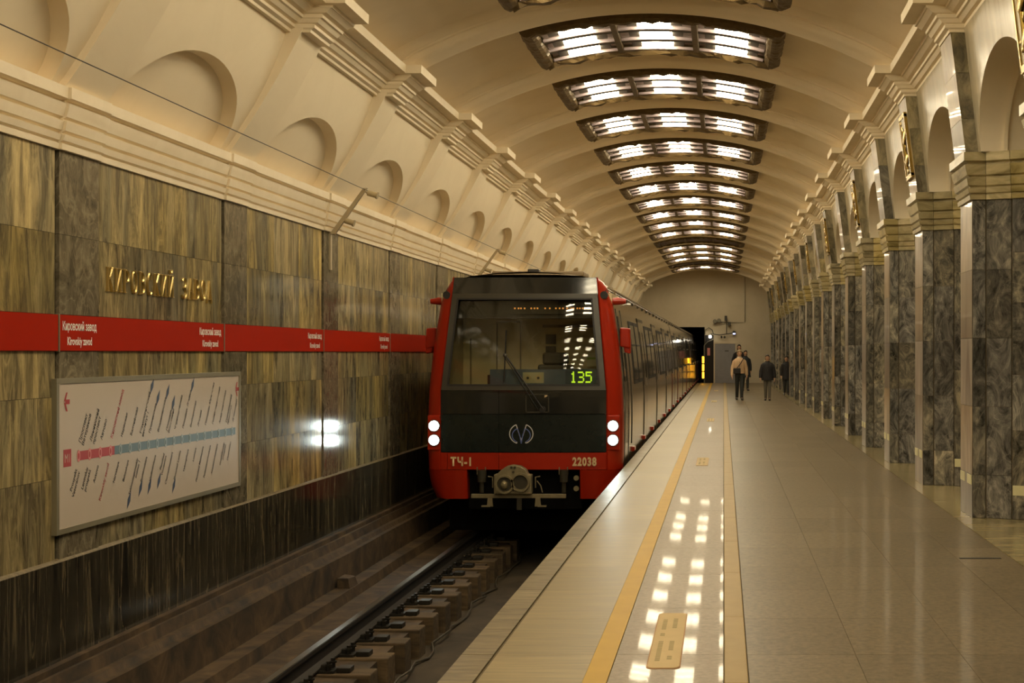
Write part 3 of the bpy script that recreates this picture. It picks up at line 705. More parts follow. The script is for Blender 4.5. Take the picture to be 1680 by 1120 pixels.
d1 = structure(MB().box(-0.42, 0.58, Y_END-0.05, Y_END, 0.0, 1.93).build('door_1', 'door_grey', bevel=0.006), 'grey service door in the end wall')
MB().box(0.16-0.09, 0.16+0.09, Y_END-0.06, Y_END-0.045, 1.55, 1.60).build('door_plate', 'equipment_dark', d1)
MB().box(0.47, 0.50, Y_END-0.09, Y_END-0.045, 0.92, 1.04).build('door_handle', 'equipment_dark', d1)
fm = MB(); fm.box(-0.47, -0.42, Y_END-0.06, Y_END, 0, 1.98); fm.box(0.58, 0.63, Y_END-0.06, Y_END, 0, 1.98); fm.box(-0.42, 0.58, Y_END-0.06, Y_END, 1.93, 1.98); fm.build('door_frame', 'end_plaster', d1)
d2 = structure(MB().box(-0.92, -0.49, Y_END-0.03, Y_END, 0.0, 2.35).build('door_2', 'tunnel_dark'), 'flat black panel for the dark doorway beside the tunnel mouth')  # panel on the wall face; the opening's darkness is put into its colour
tag(MB().box(-0.80, -0.66, Y_END-0.045, Y_END-0.03, 1.35, 1.72).build('notice', 'map_pink'), 'small reddish notice in the black doorway', 'notice')
gp = MB().tube([(-0.95, Y_END-0.1, 0.0), (-0.95, Y_END-0.1, 1.85), (-0.78, Y_END-0.1, 2.02), (-0.50, Y_END-0.1, 2.14)], 0.02, 8).build('grab_rail', 'pipe_grey', smooth=True)
tag(gp, 'bent grey handrail pipe at the tunnel mouth', 'handrail')
sg = thing('signal_light', 'amber light strip in three sections at the tunnel mouth', 'signal light', (-1.0, Y_END-0.16, 0.0))
for z0, z1 in ((0.24, 0.54), (0.60, 0.92), (0.98, 1.30)):
    MB().box(-0.045, 0.045, -0.03, 0.0, z0, z1).build('amber_panel', 'signal_amber', sg)
MB().box(-0.06, 0.06, 0.0, 0.03, 0.18, 1.36).build('housing', 'equipment_dark', sg)
tl = thing('tunnel_lamp', 'small bright white lamp above the black doorway', 'lamp', (-0.66, Y_END-0.12, 2.28))
MB().sphere((0, 0, 0), 0.075).build('bulb', 'tunnel_lamp', tl, smooth=True); MB().box(-0.05, 0.05, 0.03, 0.12, -0.02, 0.10).build('bracket', 'equipment_dark', tl)
cr = thing('equipment_rack', 'wall bracket with round mirrors and cameras above the grey door', 'bracket', (0, Y_END-0.05, 0))
MB().tube([(-0.62, -0.05, 2.42), (-0.2, -0.12, 2.36), (0.25, -0.12, 2.42), (0.52, -0.1, 2.46)], 0.022, 8).build('arm', 'equipment_dark', cr, smooth=True)
MB().tube([(-0.9, -0.03, 2.40), (-0.9, -0.03, 2.60), (-0.72, -0.05, 2.72), (-0.55, -0.05, 2.60), (-0.5, -0.05, 2.42)], 0.018, 8).build('cable_loop', 'equipment_dark', cr, smooth=True)
MB().tube([(0.15, -0.06, 2.42), (0.15, -0.06, 3.15)], 0.018, 8).build('post', 'equipment_dark', cr)
MB().tube([(-0.45, -0.08, 3.0), (0.35, -0.08, 2.98)], 0.02, 8).build('crossbar', 'equipment_dark', cr)
for x, z in ((-0.42, 3.02), (-0.22, 3.06)):
    o = MB().cyl((x, -0.16, z), (x, -0.10, z), 0.10, n=20).build('mirror_housing', 'equipment_dark', cr, smooth=True)
    MB().cyl((x, -0.165, z), (x, -0.16, z), 0.085, n=20).build('mirror_glass', 'pipe_grey', o)
MB().box(0.20, 0.36, -0.22, -0.06, 2.82, 2.96).build('camera_box', 'equipment_dark', cr, bevel=0.01); MB().box(0.05, 0.18, -0.2, -0.06, 3.05, 3.30).build('speaker', 'equipment_dark', cr, bevel=0.01)
for x in (-0.1, 0.05): MB().sphere((x, -0.12, 2.26), (0.05, 0.05, 0.06)).build('lamp_head', 'equipment_dark', cr, smooth=True)
MB().tube([(0.35, -0.01, 2.98), (1.05, -0.01, 2.98), (1.05, -0.01, 5.2)], 0.014, 6).build('conduit', 'pipe_grey', cr)
bl = thing('blue_lamp', 'small bluish indicator lamp above the grey door', 'lamp', (0.52, Y_END-0.14, 2.42))
MB().box(-0.06, 0.06, -0.04, 0.0, -0.03, 0.03).build('lens', 'blue_lamp', bl); MB().box(-0.075, 0.075, 0.0, 0.06, -0.05, 0.14).build('housing', 'equipment_dark', bl)

# ------------------------------------------------------------------ red name band
for k in range(-3, 6):
    y0 = RIB0-0.30+P*k
    lab = {-3: 'red band panel behind the camera', -2: 'red band panel behind the camera'}.get(k, None)
    if k == -1: lab = 'red wall band panel with the station name lettered at both ends'
    if k == -2: lab = 'plain red wall band panel at the picture edge, no lettering'
    if k in (0, 1): lab = 'red wall band panel with one station name, %s past the route map' % ORD[k]
    if k in (2, 3, 4, 5): lab = 'red wall band panel with one station name, %s past the route map' % ORD[k]
    t = thing('sign_band', lab, 'sign', (XW, y0, 0), 'red name bands along the track wall')
    MB().box(-0.03, 0.020, 0.016, P-0.004, 1.512, 1.758).build('panel', 'red_band', t)
    MB().box(-0.02, 0.024, 0.004, 0.014, 1.505, 1.765).build('end_strip', 'board_frame', t)
    spots = []
    if k == -1: spots = [0.30, 2.68]
    elif k >= 0: spots = [2.68]
    for sx in spots:
        mtx = Matrix.Translation((0.0215, sx, 1.655)) @ M_WALL; text('lettering', 'Кировский завод', 0.082, 'sign_white', mtx, t, align='CENTER', xs=0.72, bold=0.0018)
        mtx = Matrix.Translation((0.0215, sx, 1.553)) @ M_WALL; text('lettering', 'Kirovskiy zavod', 0.078, 'sign_white', mtx, t, align='CENTER', xs=0.72, bold=0.0018)
# ------------------------------------------------------------------ raised brass station name
def ell(cx, cy, rx, ry, a0, a1, n_=14): return [(cx+rx*math.cos(math.radians(a0+(a1-a0)*i/n_)), cy+ry*math.sin(math.radians(a0+(a1-a0)*i/n_))) for i in range(n_+1)]
S = 0.10
def serif(x, y): return [(x-S, y), (x+S, y)]
G = {
 'К': (0.62, [[(0.12,0),(0.12,1)], [(0.12,0.48),(0.30,0.62),(0.52,1)], [(0.24,0.58),(0.54,0)]], [(0.12,0),(0.12,1),(0.52,1),(0.54,0)]),
 'И': (0.66, [[(0.12,0),(0.12,1)], [(0.54,0),(0.54,1)], [(0.12,0.05),(0.54,0.95)]], [(0.12,0),(0.12,1),(0.54,0),(0.54,1)]),
 'Й': (0.66, [[(0.12,0),(0.12,1)], [(0.54,0),(0.54,1)], [(0.12,0.05),(0.54,0.95)], ell(0.33,1.26,0.12,0.12,180,360,8)], [(0.12,0),(0.12,1),(0.54,0),(0.54,1)]),
 'Р': (0.58, [[(0.12,0),(0.12,1)], [(0.12,0.98)]+ell(0.26,0.72,0.24,0.26,90,-90)+[(0.12,0.46)]], [(0.12,0),(0.12,1)]),
 'О': (0.66, [ell(0.33,0.5,0.24,0.5,0,360,24)], []),
 'В': (0.60, [[(0.12,0),(0.12,1)], [(0.12,0.98)]+ell(0.24,0.76,0.22,0.22,90,-90)+[(0.12,0.54)], [(0.12,0.54)]+ell(0.26,0.28,0.26,0.26,90,-90)+[(0.12,0.02)]], [(0.06,0),(0.06,1)]),
 'С': (0.60, [ell(0.36,0.5,0.25,0.5,55,305,20), [(0.50,0.9),(0.50,0.72)]], []),
 'З': (0.54, [ell(0.22,0.75,0.22,0.24,150,-90,14), ell(0.22,0.26,0.25,0.26,90,-150,14)], []),
 'А': (0.64, [[(0.08,0),(0.33,1)], [(0.33,1),(0.58,0)], [(0.18,0.36),(0.48,0.36)]], [(0.08,0),(0.58,0)]),
 'Д': (0.70, [[(0.14,0.06),(0.34,1)], [(0.34,1),(0.58,0.06)], [(0.06,0.06),(0.64,0.06)], [(0.06,0.06),(0.06,-0.12)], [(0.64,0.06),(0.64,-0.12)]], []),
}
sn = thing('station_name', 'raised brass lettering of the station name on the marble wall', 'lettering', (XW, 9.78, 1.955))
word = 'КИРОВСКИЙ ЗАВОД'; adv = sum((G[c][0]+0.20) if c != ' ' else 0.85 for c in word); HX = 2.04/adv; HZ = 0.172; cx = 0.0
for c in word:
    if c == ' ': cx += 0.85*HX; continue
    w, strokes, ser = G[c]; b = MB(); mp = lambda p, d: (d, cx+p[0]*HX, p[1]*HZ)
    def bar(p, q, th):
        p_, q_ = Vector((p[0]*HX, p[1]*HZ)), Vector((q[0]*HX, q[1]*HZ)); d = (q_-p_)
        if d.length < 1e-6: return
        nn = Vector((-d.y, d.x)).normalized()*th; e = d.normalized()*th*0.5
        pts = [p_-e+nn, q_+e+nn, q_+e-nn, p_-e-nn]; ptm = [p_-e, q_+e]
        f = lambda v, x: (x, cx+v.x, v.y)
        i = len(b.v); b.v += [f(v, 0.001) for v in pts]+[f(v, 0.012) for v in pts]+[f(v, 0.020) for v in ptm]
        b.f += [tuple(i+j for j in qd) for qd in ((3,2,1,0),(0,1,5,4),(1,2,6,5),(2,3,7,6),(3,0,4,7),(4,5,9,8),(7,8,9,6))]; b.f += [(i+4, i+8, i+7), (i+5, i+6, i+9)]
    for st in strokes:
        for p, q in zip(st, st[1:]):
            steep = abs((q[1]-p[1])) > abs(q[0]-p[0])*0.9
            bar(p, q, 0.0085 if steep else 0.0045)
    for s in ser: bar((s[0]-0.10, s[1]), (s[0]+0.10, s[1]), 0.005)
    b.build('letter', 'letter_brass', sn); cx += (w+0.20)*HX

# ------------------------------------------------------------------ route map board
bd = thing('route_map', 'large white metro route map board framed on the marble wall', 'sign board', (XW, 9.0, 0.0))
BW, BZ0, BZ1 = 3.42, 0.262, 1.318
MB().box(0.006, 0.030, 0.0, BW, BZ0, BZ1).build('panel', 'board_white', bd)
for q_ in ((-0.004, 0.032, BZ0-0.004, BZ1+0.004), (BW-0.032, BW+0.004, BZ0-0.004, BZ1+0.004), (0.032, BW-0.032, BZ0-0.004, BZ0+0.032), (0.032, BW-0.032, BZ1-0.032, BZ1+0.004)):
    MB().box(0.0, 0.036, *q_).build('frame_bar', 'board_frame', bd)
LZ, X0 = 0.775, 0.0305
pr = MB().box(X0-0.002, X0+0.001, 0.30, 0.86, LZ-0.032, LZ+0.032).build('route_line', 'map_red', bd)
MB().box(X0-0.002, X0+0.001, 0.86, 3.30, LZ-0.032, LZ+0.032).build('route_line', 'map_teal', bd)
names = [('Проспект\nВетеранов','Prospekt\nVeteranov'),('Ленинский\nпроспект','Leninskiy\nprospekt'),('Автово','Avtovo'),('Кировский завод','Kirovskiy zavod'),('Нарвская','Narvskaya'),('Балтийская','Baltiyskaya'),
 ('Технологический\nинститут 1','Tekhnologicheskiy\ninstitut 1'),('Пушкинская','Pushkinskaya'),('Владимирская','Vladimirskaya'),('Площадь\nВосстания','Ploschad\nVosstaniya'),('Чернышевская','Chernyshevskaya'),('Площадь Ленина','Ploschad Lenina'),
 ('Выборгская','Vyborgskaya'),('Лесная','Lesnaya'),('Площадь Мужества','Ploschad Muzhestva'),('Политехническая','Politekhnicheskaya'),('Академическая','Akademicheskaya'),('Гражданский\nпроспект','Grazhdanskiy\nprospekt'),('Девяткино','Devyatkino')]
R60 = Matrix.Rotation(math.radians(62), 4, 'Z')
for i, (ru, en) in enumerate(names):
    ys = 0.31+0.1615*i
    for dz, mt, r_ in ((0.0, 'map_pink' if i < 4 else 'map_teal_light', 0.043), (0.0, 'map_red' if i < 4 else 'map_teal', 0.022)):
        cc = MB().cyl((X0+(0.001 if r_ > 0.03 else 0.002), 0, 0), (X0+(0.002 if r_ > 0.03 else 0.003), 0, 0), r_, n=16)
        for q, v in enumerate(cc.v): cc.v[q] = (v[0], ys+v[1]*(0.55 if r_ > 0.03 else 0.5), LZ+v[2])
        cc.build('station_mark', mt, bd)
    ink = 'map_red' if i == 3 else 'map_ink'
    big = 1.12 if i < 4 else 1.0
    mtx = Matrix.Translation((X0+0.001, ys+0.03, LZ+0.085)) @ M_WALL @ R60; lo_ = text('station_label', ru, 0.043*big, ink, mtx, bd, bold=0.0006); LR = max((v.co.z for v in lo_.data.vertices))-(LZ+0.085)
    me = text_mesh(en, 0.041*big, bold=0.0006, align='RIGHT')
    me.materials.clear(); me.materials.append(MATS[ink]); me.transform(Matrix.Translation((X0+0.001, ys-0.02, LZ-0.095)) @ M_WALL @ R60); obj('station_label', me, bd); LE = (LZ-0.095)-min(v.co.z for v in me.vertices)
    if i in (6, 7, 8, 9, 11):
        def dia(c_y, c_z):
            d = Vector((math.cos(math.radians(62)), math.sin(math.radians(62)))); nn = Vector((-d.y, d.x))
            cc = Vector((c_y, c_z)); f = lambda v: (X0+0.0015, v.x, v.y)
            MB().quad(f(cc-d*0.075), f(cc+nn*0.024), f(cc+d*0.075), f(cc-nn*0.024)).build('transfer_mark', 'map_navy', bd)
        dia(ys+0.03+0.53*(LR+0.04), LZ+0.085+LR+0.04)
        dia(ys-0.02-0.53*(LE+0.04), LZ-0.095-LE-0.04)
MB().box(X0-0.002, X0+0.001, 0.10, 0.205, LZ-0.062, LZ+0.058).build('line_badge', 'map_red', bd)
text('badge_mark', 'M1', 0.085, 'board_white', Matrix.Translation((X0+0.0015, 0.152, LZ-0.032)) @ M_WALL, bd, align='CENTER', xs=0.75)
for ya in (0.10, 3.30):
    ar = MB(); f = lambda a, b_: (X0+0.001, ya+a, 1.16+b_)
    ar.quad(f(0,0), f(0.035,0.065), f(0.055,0.065), f(0.03,0.014)); ar.quad(f(0,0), f(0.03,-0.014), f(0.055,-0.065), f(0.035,-0.065)); ar.quad(f(0.02,0.016), f(0.085,0.016), f(0.085,-0.016), f(0.02,-0.016))
    ar.build('arrow', 'map_red', bd)

# ------------------------------------------------------------------ overhead wire and brackets
tag(MB().tube([(-4.12, y_*1.0, 3.37) for y_ in (-10, 6.3, 15.3, 24.3, 33.3, 42.3, 60)], 0.0042, 6).build('wire', 'wire'), 'thin dark wire strung along the niches above the track', 'wire')
for q, y_ in enumerate((-2.7, 6.3, 15.3, 24.3, 33.3, 42.3)):
    if y_ < 0 or 6 < y_ < 7: continue
    t = thing('wire_bracket', ['slanting wire bracket on the cornice in front of the train, closest one', 'slanting wire bracket on the cornice just above the train roof', 'third wire bracket along the cornice above the train', 'fourth wire bracket along the cornice above the train'][q-2], 'bracket', (0, y_, 0), 'wire brackets on the cornice')
    a, b_ = Vector((-4.50, 0, 2.86)), Vector((-4.12, 0, 3.39)); 
    MB().hexa([(-4.53,-0.025,2.86),(-4.47,-0.025,2.86),(-4.47,0.025,2.86),(-4.53,0.025,2.86)], [(-4.145,-0.02,3.39),(-4.10,-0.02,3.39),(-4.10,0.02,3.39),(-4.145,0.02,3.39)]).build('arm', 'bracket_metal', t)
    MB().box(-4.545, -4.515, -0.03, 0.03, 2.45, 2.90).build('mount_plate', 'bracket_metal', t)
    MB().tube([(-4.14,-0.02,3.37),(-4.10,0.03,3.33),(-4.05,0.05,3.33)], 0.012, 6).build('hook', 'bracket_metal', t)
    i1 = MB().cyl((-4.10,0.02,3.34),(-4.0,0.02,3.31), 0.035, n=12).build('insulator', 'insulator', t, smooth=True)
    MB().cyl((-4.0,0.02,3.31),(-3.985,0.02,3.306), 0.042, n=12).build('cap', 'bracket_metal', i1)
    i2 = MB().cyl((-4.36,0.02,3.02),(-4.27,0.02,2.99), 0.033, n=12).build('insulator', 'insulator', t, smooth=True)
    MB().cyl((-4.27,0.02,2.99),(-4.255,0.02,2.985), 0.040, n=12).build('cap', 'bracket_metal', i2)

# ------------------------------------------------------------------ floor stickers and tile edge line
for q, y0 in enumerate((6.3, 17.6, 28.9, 40.2, 51.5)):
    t = thing('floor_sticker', 'cream floor sticker with faded print, %s from the camera beside the yellow line' % ORD[q], 'sticker', (-0.288, y0, 0), 'cream stickers on the polished strip')
    pts = []
    for sx, sy, a0 in ((1,1,0),(-1,1,90),(-1,-1,180),(1,-1,270)):
        for j in range(4):
            a = math.radians(a0+30*j); pts.append((sx*0.052+0.03*math.cos(a), 0.67+sy*0.63+0.04*math.sin(a)))
    MB().loft([[(x, y_, 0.0) for x, y_ in pts], [(x, y_, 0.0025) for x, y_ in pts]]).build('border', 'sticker_rim', t)
    MB().loft([[(x*0.93, 0.67+(y_-0.67)*0.985, 0.0) for x, y_ in pts], [(x*0.93, 0.67+(y_-0.67)*0.985, 0.004) for x, y_ in pts]]).build('sheet', 'sticker', t)
    pb = MB()
    r2 = random.Random(q)
    for xx, segs in ((-0.035, ((0.15,0.60),(0.72,0.80),(0.88,1.15))), (0.022, ((0.18,0.26),(0.38,0.62),(0.92,1.18)))):
        for a, b_ in segs:
            y_ = a
            while y_ < b_-0.02:
                w = r2.uniform(0.018, 0.035); pb.box(xx-0.012, xx+0.012, y_, y_+w, 0.0035, 0.0045); y_ += w+0.010
    pb.build('print', 'sticker_print', t)
tag(MB().box(1.72, 2.02, 9.66, 9.70, -0.004, 0.004).build('tile_edge_line', 'rubber'), 'dark narrow line along a raised tile edge in the granite floor near the pillars', 'tile edge')  # dark strip stands in for the edge of a raised tile

# ------------------------------------------------------------------ train
def oz(z):   # half width of the body at height z
    tab = [(-0.45,1.20),(-0.3,1.265),(-0.1,1.30),(0.17,1.31),(0.8,1.31),(1.2,1.285),(1.6,1.245),(2.0,1.19),(2.19,1.155),(2.35,1.09),(2.45,1.03),(2.53,0.92)]
    for (a, ua), (b_, ub) in zip(tab, tab[1:]):
        if z <= b_: return ua+(ub-ua)*max(0, z-a)/(b_-a)
    return tab[-1][1]
SEC = [(1.265,-0.28),(1.30,0.0),(1.31,0.5),(1.31,0.8),(1.285,1.2),(1.245,1.6),(1.19,2.0),(1.155,2.19),(1.09,2.35),(0.98,2.46),(0.75,2.53),(0.4,2.575),(0.0,2.59)]
def sec_u(z):
    for (ua, a), (ub, b_) in zip(SEC, SEC[1:]):
        if z <= b_: return ua+(ub-ua)*(z-a)/(b_-a)
    return 0
def car(name, label, y0, y1, head=False):
    t = thing(name, label, 'metro car', (TRX, y0, 0), 'cars of the arriving train')
    L = y1-y0; ys = 0.34 if head else 0.0
    side = [p for p in SEC if p[1] <= 2.36]; roof = [p for p in SEC if p[1] >= 2.34]
    MB().loft([[(u, ys, z) for u, z in side], [(u, L, z) for u, z in side]], close=False).build('side_wall', 'train_side', t, smooth=True)
    MB().loft([[(-u, ys, z) for u, z in side], [(-u, L, z) for u, z in side]], close=False).build('side_wall', 'train_side', t, smooth=True)
    rr = roof+[(-u, z) for u, z in roof[-2::-1]]
    MB().loft([[(u, ys-0.05, z) for u, z in rr], [(u, L, z) for u, z in rr]], close=False).build('roof', 'train_roof', t, smooth=True)
    ends = [(u, z) for u, z in SEC]+[(-u, z) for u, z in SEC[-2::-1]]
    b = MB(); i = len(b.v); b.v += [(u, L-0.002, z) for u, z in ends]; b.f.append(tuple(range(len(ends)))); b.build('rear_end', 'rubber', t)
    MB().box(-1.12, 1.12, ys+0.35, L-0.1, -0.95, -0.27).build('underframe', 'under_dark', t)
    MB().box(-1.24, 1.24, ys, L, -0.29, -0.26).build('floor_pan', 'under_dark', t)
    # rain gutter with brackets on the platform side
    g = MB().tube([(1.10, ys, 2.375), (1.10, L, 2.375)], 0.018, 6).build('gutter', 'train_roof', t)
    bm_ = MB().sphere((1.115, 0, 2.31), (0.022, 0.03, 0.03), 8, 6).mesh('gutter_knob', 'frame_grey', True)
    yy = 0.8
    while yy < L: obj('gutter_knob', bm_, g, (0, yy, 0)); yy += 1.35
    # platform-side panels that hug the body: patch(y0,y1,z0,z1,offset)
    def patch(name_, y0_, y1_, z0, z1, off, mat, parent, thick=0.02, sgn=1):
        nz = 6; o_, i_ = [], []
        zz = [z0+(z1-z0)*q/nz for q in range(nz+1)]
        ring = lambda y_: [(sgn*(sec_u(z)+off), y_, z) for z in zz]+[(sgn*(sec_u(z)+off-thick), y_, z) for z in zz[::-1]]
        return MB().loft([ring(y0_), ring(y1_)]).build(name_, mat, parent)
    doors = [4.9+4.62*q-(1.9 if not head else 0) for q in range(4)]
    if head: doors = [5.6, 10.0, 14.4, 18.1]
    for dc in doors:
        if dc+0.7 > L: continue
        for sg_ in (-1, 1):
            lf = patch('door_leaf', dc+(0.012 if sg_ > 0 else -0.66), dc+(0.66 if sg_ > 0 else -0.012), -0.05, 2.02, 0.012, 'train_door', t)
            patch('door_window', dc+sg_*0.34-0.20, dc+sg_*0.34+0.20, 0.95, 1.85, 0.016, 'window_glass', lf)
            patch('door_handle', dc+sg_*0.07-0.010, dc+sg_*0.07+0.010, 0.93, 1.06, 0.022, 'rail_steel', lf)
        patch('door_seal', dc-0.70, dc-0.66, -0.08, 2.08, 0.010, 'rubber', t); patch('door_seal', dc+0.66, dc+0.70, -0.08, 2.08, 0.010, 'rubber', t)
        patch('door_seal', dc-0.012, dc+0.012, -0.05, 2.02, 0.008, 'rubber', t); patch('door_head', dc-0.70, dc+0.70, 2.02, 2.07, 0.014, 'frame_grey', t)
        for sg_ in (-1, 1):
            patch('door_edge', dc+sg_*0.73-0.02, dc+sg_*0.73+0.02, 0.05, 0.95, 0.013, 'door_red', t) if (int(dc) % 3 == 0) else None
    gaps = [(a+0.9, b_-0.9) for a, b_ in zip(doors, doors[1:])]
    if not head: gaps = [(0.4, doors[0]-0.9)]+gaps
    else: gaps = [(2.6, doors[0]-0.85)]+gaps
    for a, b_ in gaps:
        if b_-a < 0.5: continue
        nn = 2 if b_-a > 1.6 else 1; w = (b_-a)/nn
        for q in range(nn):
            f_ = patch('window_frame', a+q*w+0.06, a+(q+1)*w-0.06, 1.02, 1.98, 0.010, 'rubber', t)
            patch('window_pane', a+q*w+0.14, a+(q+1)*w-0.14, 1.08, 1.92, 0.014, 'window_glass', f_)
            patch('window_bar', a+q*w+0.14, a+(q+1)*w-0.14, 1.60, 1.63, 0.018, 'frame_grey', f_)
    # threshold steps
    yy = 2.25; sm = None
    while yy < L-0.2:
        s_ = MB().hexa([(1.28,-0.13,0.02),(1.338,-0.13,0.04),(1.338,0.13,0.04),(1.28,0.13,0.02)], [(1.28,-0.13,0.10),(1.338,-0.13,0.095),(1.338,0.13,0.095),(1.28,0.13,0.10)])
        o = s_.build('threshold_step', 'train_red', t, loc=(0, yy, 0)); MB().box(1.29, 1.3395, -0.045, 0.045, 0.045, 0.102).build('white_stripe', 'sign_white', o); yy += 2.65
    return t, patch
h, patch = car('metro_head_car', 'leading metro car with red and black cab front, headlights on', TRAIN_Y, TRAIN_Y+19.0, True)
car('metro_car', 'second metro car, coupled behind the red fronted car', TRAIN_Y+19.35, TRAIN_Y+38.35)
car('metro_car', 'last metro car in sight, half inside the tunnel', TRAIN_Y+38.7, TRAIN_Y+57.0)
# --- cab front (local: x across, y backwards from the nose, z up)
def yf(z, u=0.0):
    return 0.0+0.16*max(0, z-0.95)**1.15/1.6+0.035*(u/1.1)**2
def uin(z):
    return 1.10 if z <= 1.0 else 1.10-(1.10-0.955)*(z-1.0)/1.5
for sg_ in (-1, 1):
    zz = [-0.06, 0.17, 0.4, 0.68, 1.0, 1.3, 1.6, 1.9, 2.19, 2.35, 2.45, 2.51]
    rings = []
    for z in zz:
        ui, uo = uin(z), oz(z); rings.append([(sg_*(ui-0.03), yf(z, ui)+0.10, z), (sg_*ui, yf(z, ui)+0.012, z), (sg_*(ui+0.02), yf(z, ui), z), (sg_*(ui+(uo-ui)*0.55), yf(z, ui)+0.03, z), (sg_*(ui+(uo-ui)*0.9), yf(z, ui)+0.11, z), (sg_*uo, yf(z, ui)+0.20, z), (sg_*uo, 0.42, z)])
    MB().loft(rings, close=False).build('corner_post', 'train_red', h, smooth=True)
    # lower red skirt
    zz = [-0.45, -0.42, -0.3, -0.2, -0.06]; rings = []
    for z in zz:
        uo = oz(z); tuck = 0.06*max(0, (-0.06-z)/0.4)
        rings.append([(sg_*0.75, tuck+0.25, z), (sg_*0.75, tuck+0.02, z), (sg_*0.78, tuck, z), (sg_*1.05, tuck+0.015, z), (sg_*(uo-0.10), tuck+0.06, z), (sg_*uo, tuck+0.20, z), (sg_*uo, 0.44, z)])
    b = MB(); b.loft(rings, close=False); b.v; b.build('lower_skirt', 'train_red', h, smooth=True)
def sheet(name, z0, z1, u0f, u1f, mat, off=0.0, nz=6, nu=10, parent=h, thick=0.03):
    rings = []
    for q in range(nz+1):
        z = z0+(z1-z0)*q/nz; a, b_ = u0f(z), u1f(z)
        row = [a+(b_-a)*i/nu for i in range(nu+1)]
        rings.append([(u, yf(z, u)-off, z) for u in row]+[(u, yf(z, u)-off+thick, z) for u in row[::-1]])
    return MB().loft(rings).build(name, mat, parent, smooth=True)
cst = lambda v: (lambda z: v)
sheet('bumper_panel', -0.055, 0.168, cst(-1.01), cst(-0.328), 'train_red', 0.006)
sheet('bumper_panel', -0.055, 0.168, cst(-0.322), cst(1.10), 'train_red', 0.006)
sheet('bumper_panel', -0.055, 0.168, cst(-1.10), cst(-1.016), 'train_red', 0.004)
sheet('lower_mask', 0.176, 0.676, cst(-1.10), cst(-0.328), 'train_black_lower', 0.004); sheet('lower_mask', 0.176, 0.676, cst(-0.322), cst(1.10), 'train_black_lower', 0.004)
sheet('middle_mask', 0.684, 1.0, cst(-1.10), cst(-0.328), 'train_black', 0.006); sheet('middle_mask', 0.684, 1.0, cst(-0.322), cst(1.10), 'train_black', 0.006)
sheet('upper_mask', 2.285, 2.505, lambda z: -uin(z), uin, 'train_black', 0.004)
sheet('seam_backing', 0.0, 1.0, cst(-1.08), cst(1.08), 'under_dark', -0.02)
# roof cap joining the mask to the roof
rr = [p for p in SEC if p[1] >= 2.34]; rr = rr+[(-u, z) for u, z in rr[-2::-1]]
MB().loft([[(u*0.985, yf(2.5, u)+0.02 if abs(u) < 0.97 else 0.30, min(z, 2.545)) for u, z in rr], [(u, 0.40, z) for u, z in rr]], close=False).build('roof_cap', 'train_roof', h, smooth=True)
# windscreen frame, glass
z0, z1 = 1.02, 2.285
wf = MB()
def wbar(za, zb, uaf, ubf, off=0.022, th=0.05):
    rings = []
    for q in range(9):
        z = za+(zb-za)*q/8; row = [uaf(z)+(ubf(z)-uaf(z))*i/8 for i in range(9)]
        rings.append([(u, yf(z, u)-off, z) for u in row]+[(u, yf(z, u)-off+th, z) for u in row[::-1]])
    wf.loft(rings)
ue = lambda z: uin(z)-0.005
wbar(1.0, 1.062, lambda z: -ue(z), ue); wbar(2.222, 2.288, lambda z: -ue(z), ue); wbar(1.05, 2.23, lambda z: -ue(z), lambda z: -ue(z)+0.075); wbar(1.05, 2.23, lambda z: ue(z)-0.075, ue)
wf.build('windscreen_frame', 'frame_grey', h, smooth=True)
ig = MB()
wf2 = wf; wf = ig
wbar(1.055, 1.078, lambda z: -ue(z)+0.07, lambda z: ue(z)-0.07, 0.028, 0.03); wbar(2.205, 2.228, lambda z: -ue(z)+0.07, lambda z: ue(z)-0.07, 0.028, 0.03); wbar(1.07, 2.22, lambda z: -ue(z)+0.07, lambda z: -ue(z)+0.095, 0.028, 0.03); wbar(1.07, 2.22, lambda z: ue(z)-0.095, lambda z: ue(z)-0.07, 0.028, 0.03)
wf.build('windscreen_gasket', 'rubber', h, smooth=True)
gb = MB(); rings = []
for q in range(17):
    z = 1.06+(2.225-1.06)*q/16; row = [-ue(z)+0.08+(2*ue(z)-0.16)*i/24 for i in range(25)]
    rings.append([(u, yf(z, u)+0.005+0.03*(u/1.0)**2+0.012*math.sin((z-1.06)/1.165*math.pi)*-1, z) for u in row])
gb.loft(rings, close=False); gb.build('windscreen', 'windscreen', h, smooth=True)
# cab interior
ci = MB(); ci.box(-1.10, 1.10, 1.55, 1.60, -0.2, 2.42); ci.box(-1.15, -1.10, 0.3, 1.6, -0.2, 2.3); ci.box(1.10, 1.15, 0.3, 1.6, -0.2, 2.3); ci.box(-1.1, 1.1, 0.28, 1.6, -0.22, -0.2)
ci.build('cab_wall', 'cab_beige', h)
MB().box(-1.08, 1.08, 0.25, 1.58, 2.30, 2.34).build('cab_ceiling', 'cab_dark', h)
MB().box(-1.06, 1.06, 0.32, 0.52, 1.96, 2.32).build('cab_header', 'cab_dark', h)
sw = MB(); sw.box(-0.28, -0.26, 1.53, 1.555, -0.1, 1.95); sw.box(-0.62, -0.60, 1.53, 1.555, -0.1, 1.95); sw.box(-0.62, -0.26, 1.53, 1.555, 1.93, 1.95); sw.box(0.05, 0.98, 1.53, 1.555, 1.86, 1.90); sw.box(-1.0, -0.98, 1.53, 1.55, -0.1, 1.7)
sw.build('cab_door_trim', 'cab_trim', h)
MB().box(0.10, 0.24, 1.48, 1.55, 1.62, 1.76).build('cab_control_box', 'cab_dark', h); MB().box(0.10, 0.24, 1.48, 1.55, 1.45, 1.59).build('cab_control_box', 'cab_dark', h)
for z in (1.60, 1.77): MB().box(0.78, 1.06, 1.45, 1.55, z, z+0.05).build('cab_rack', 'cab_trim', h)
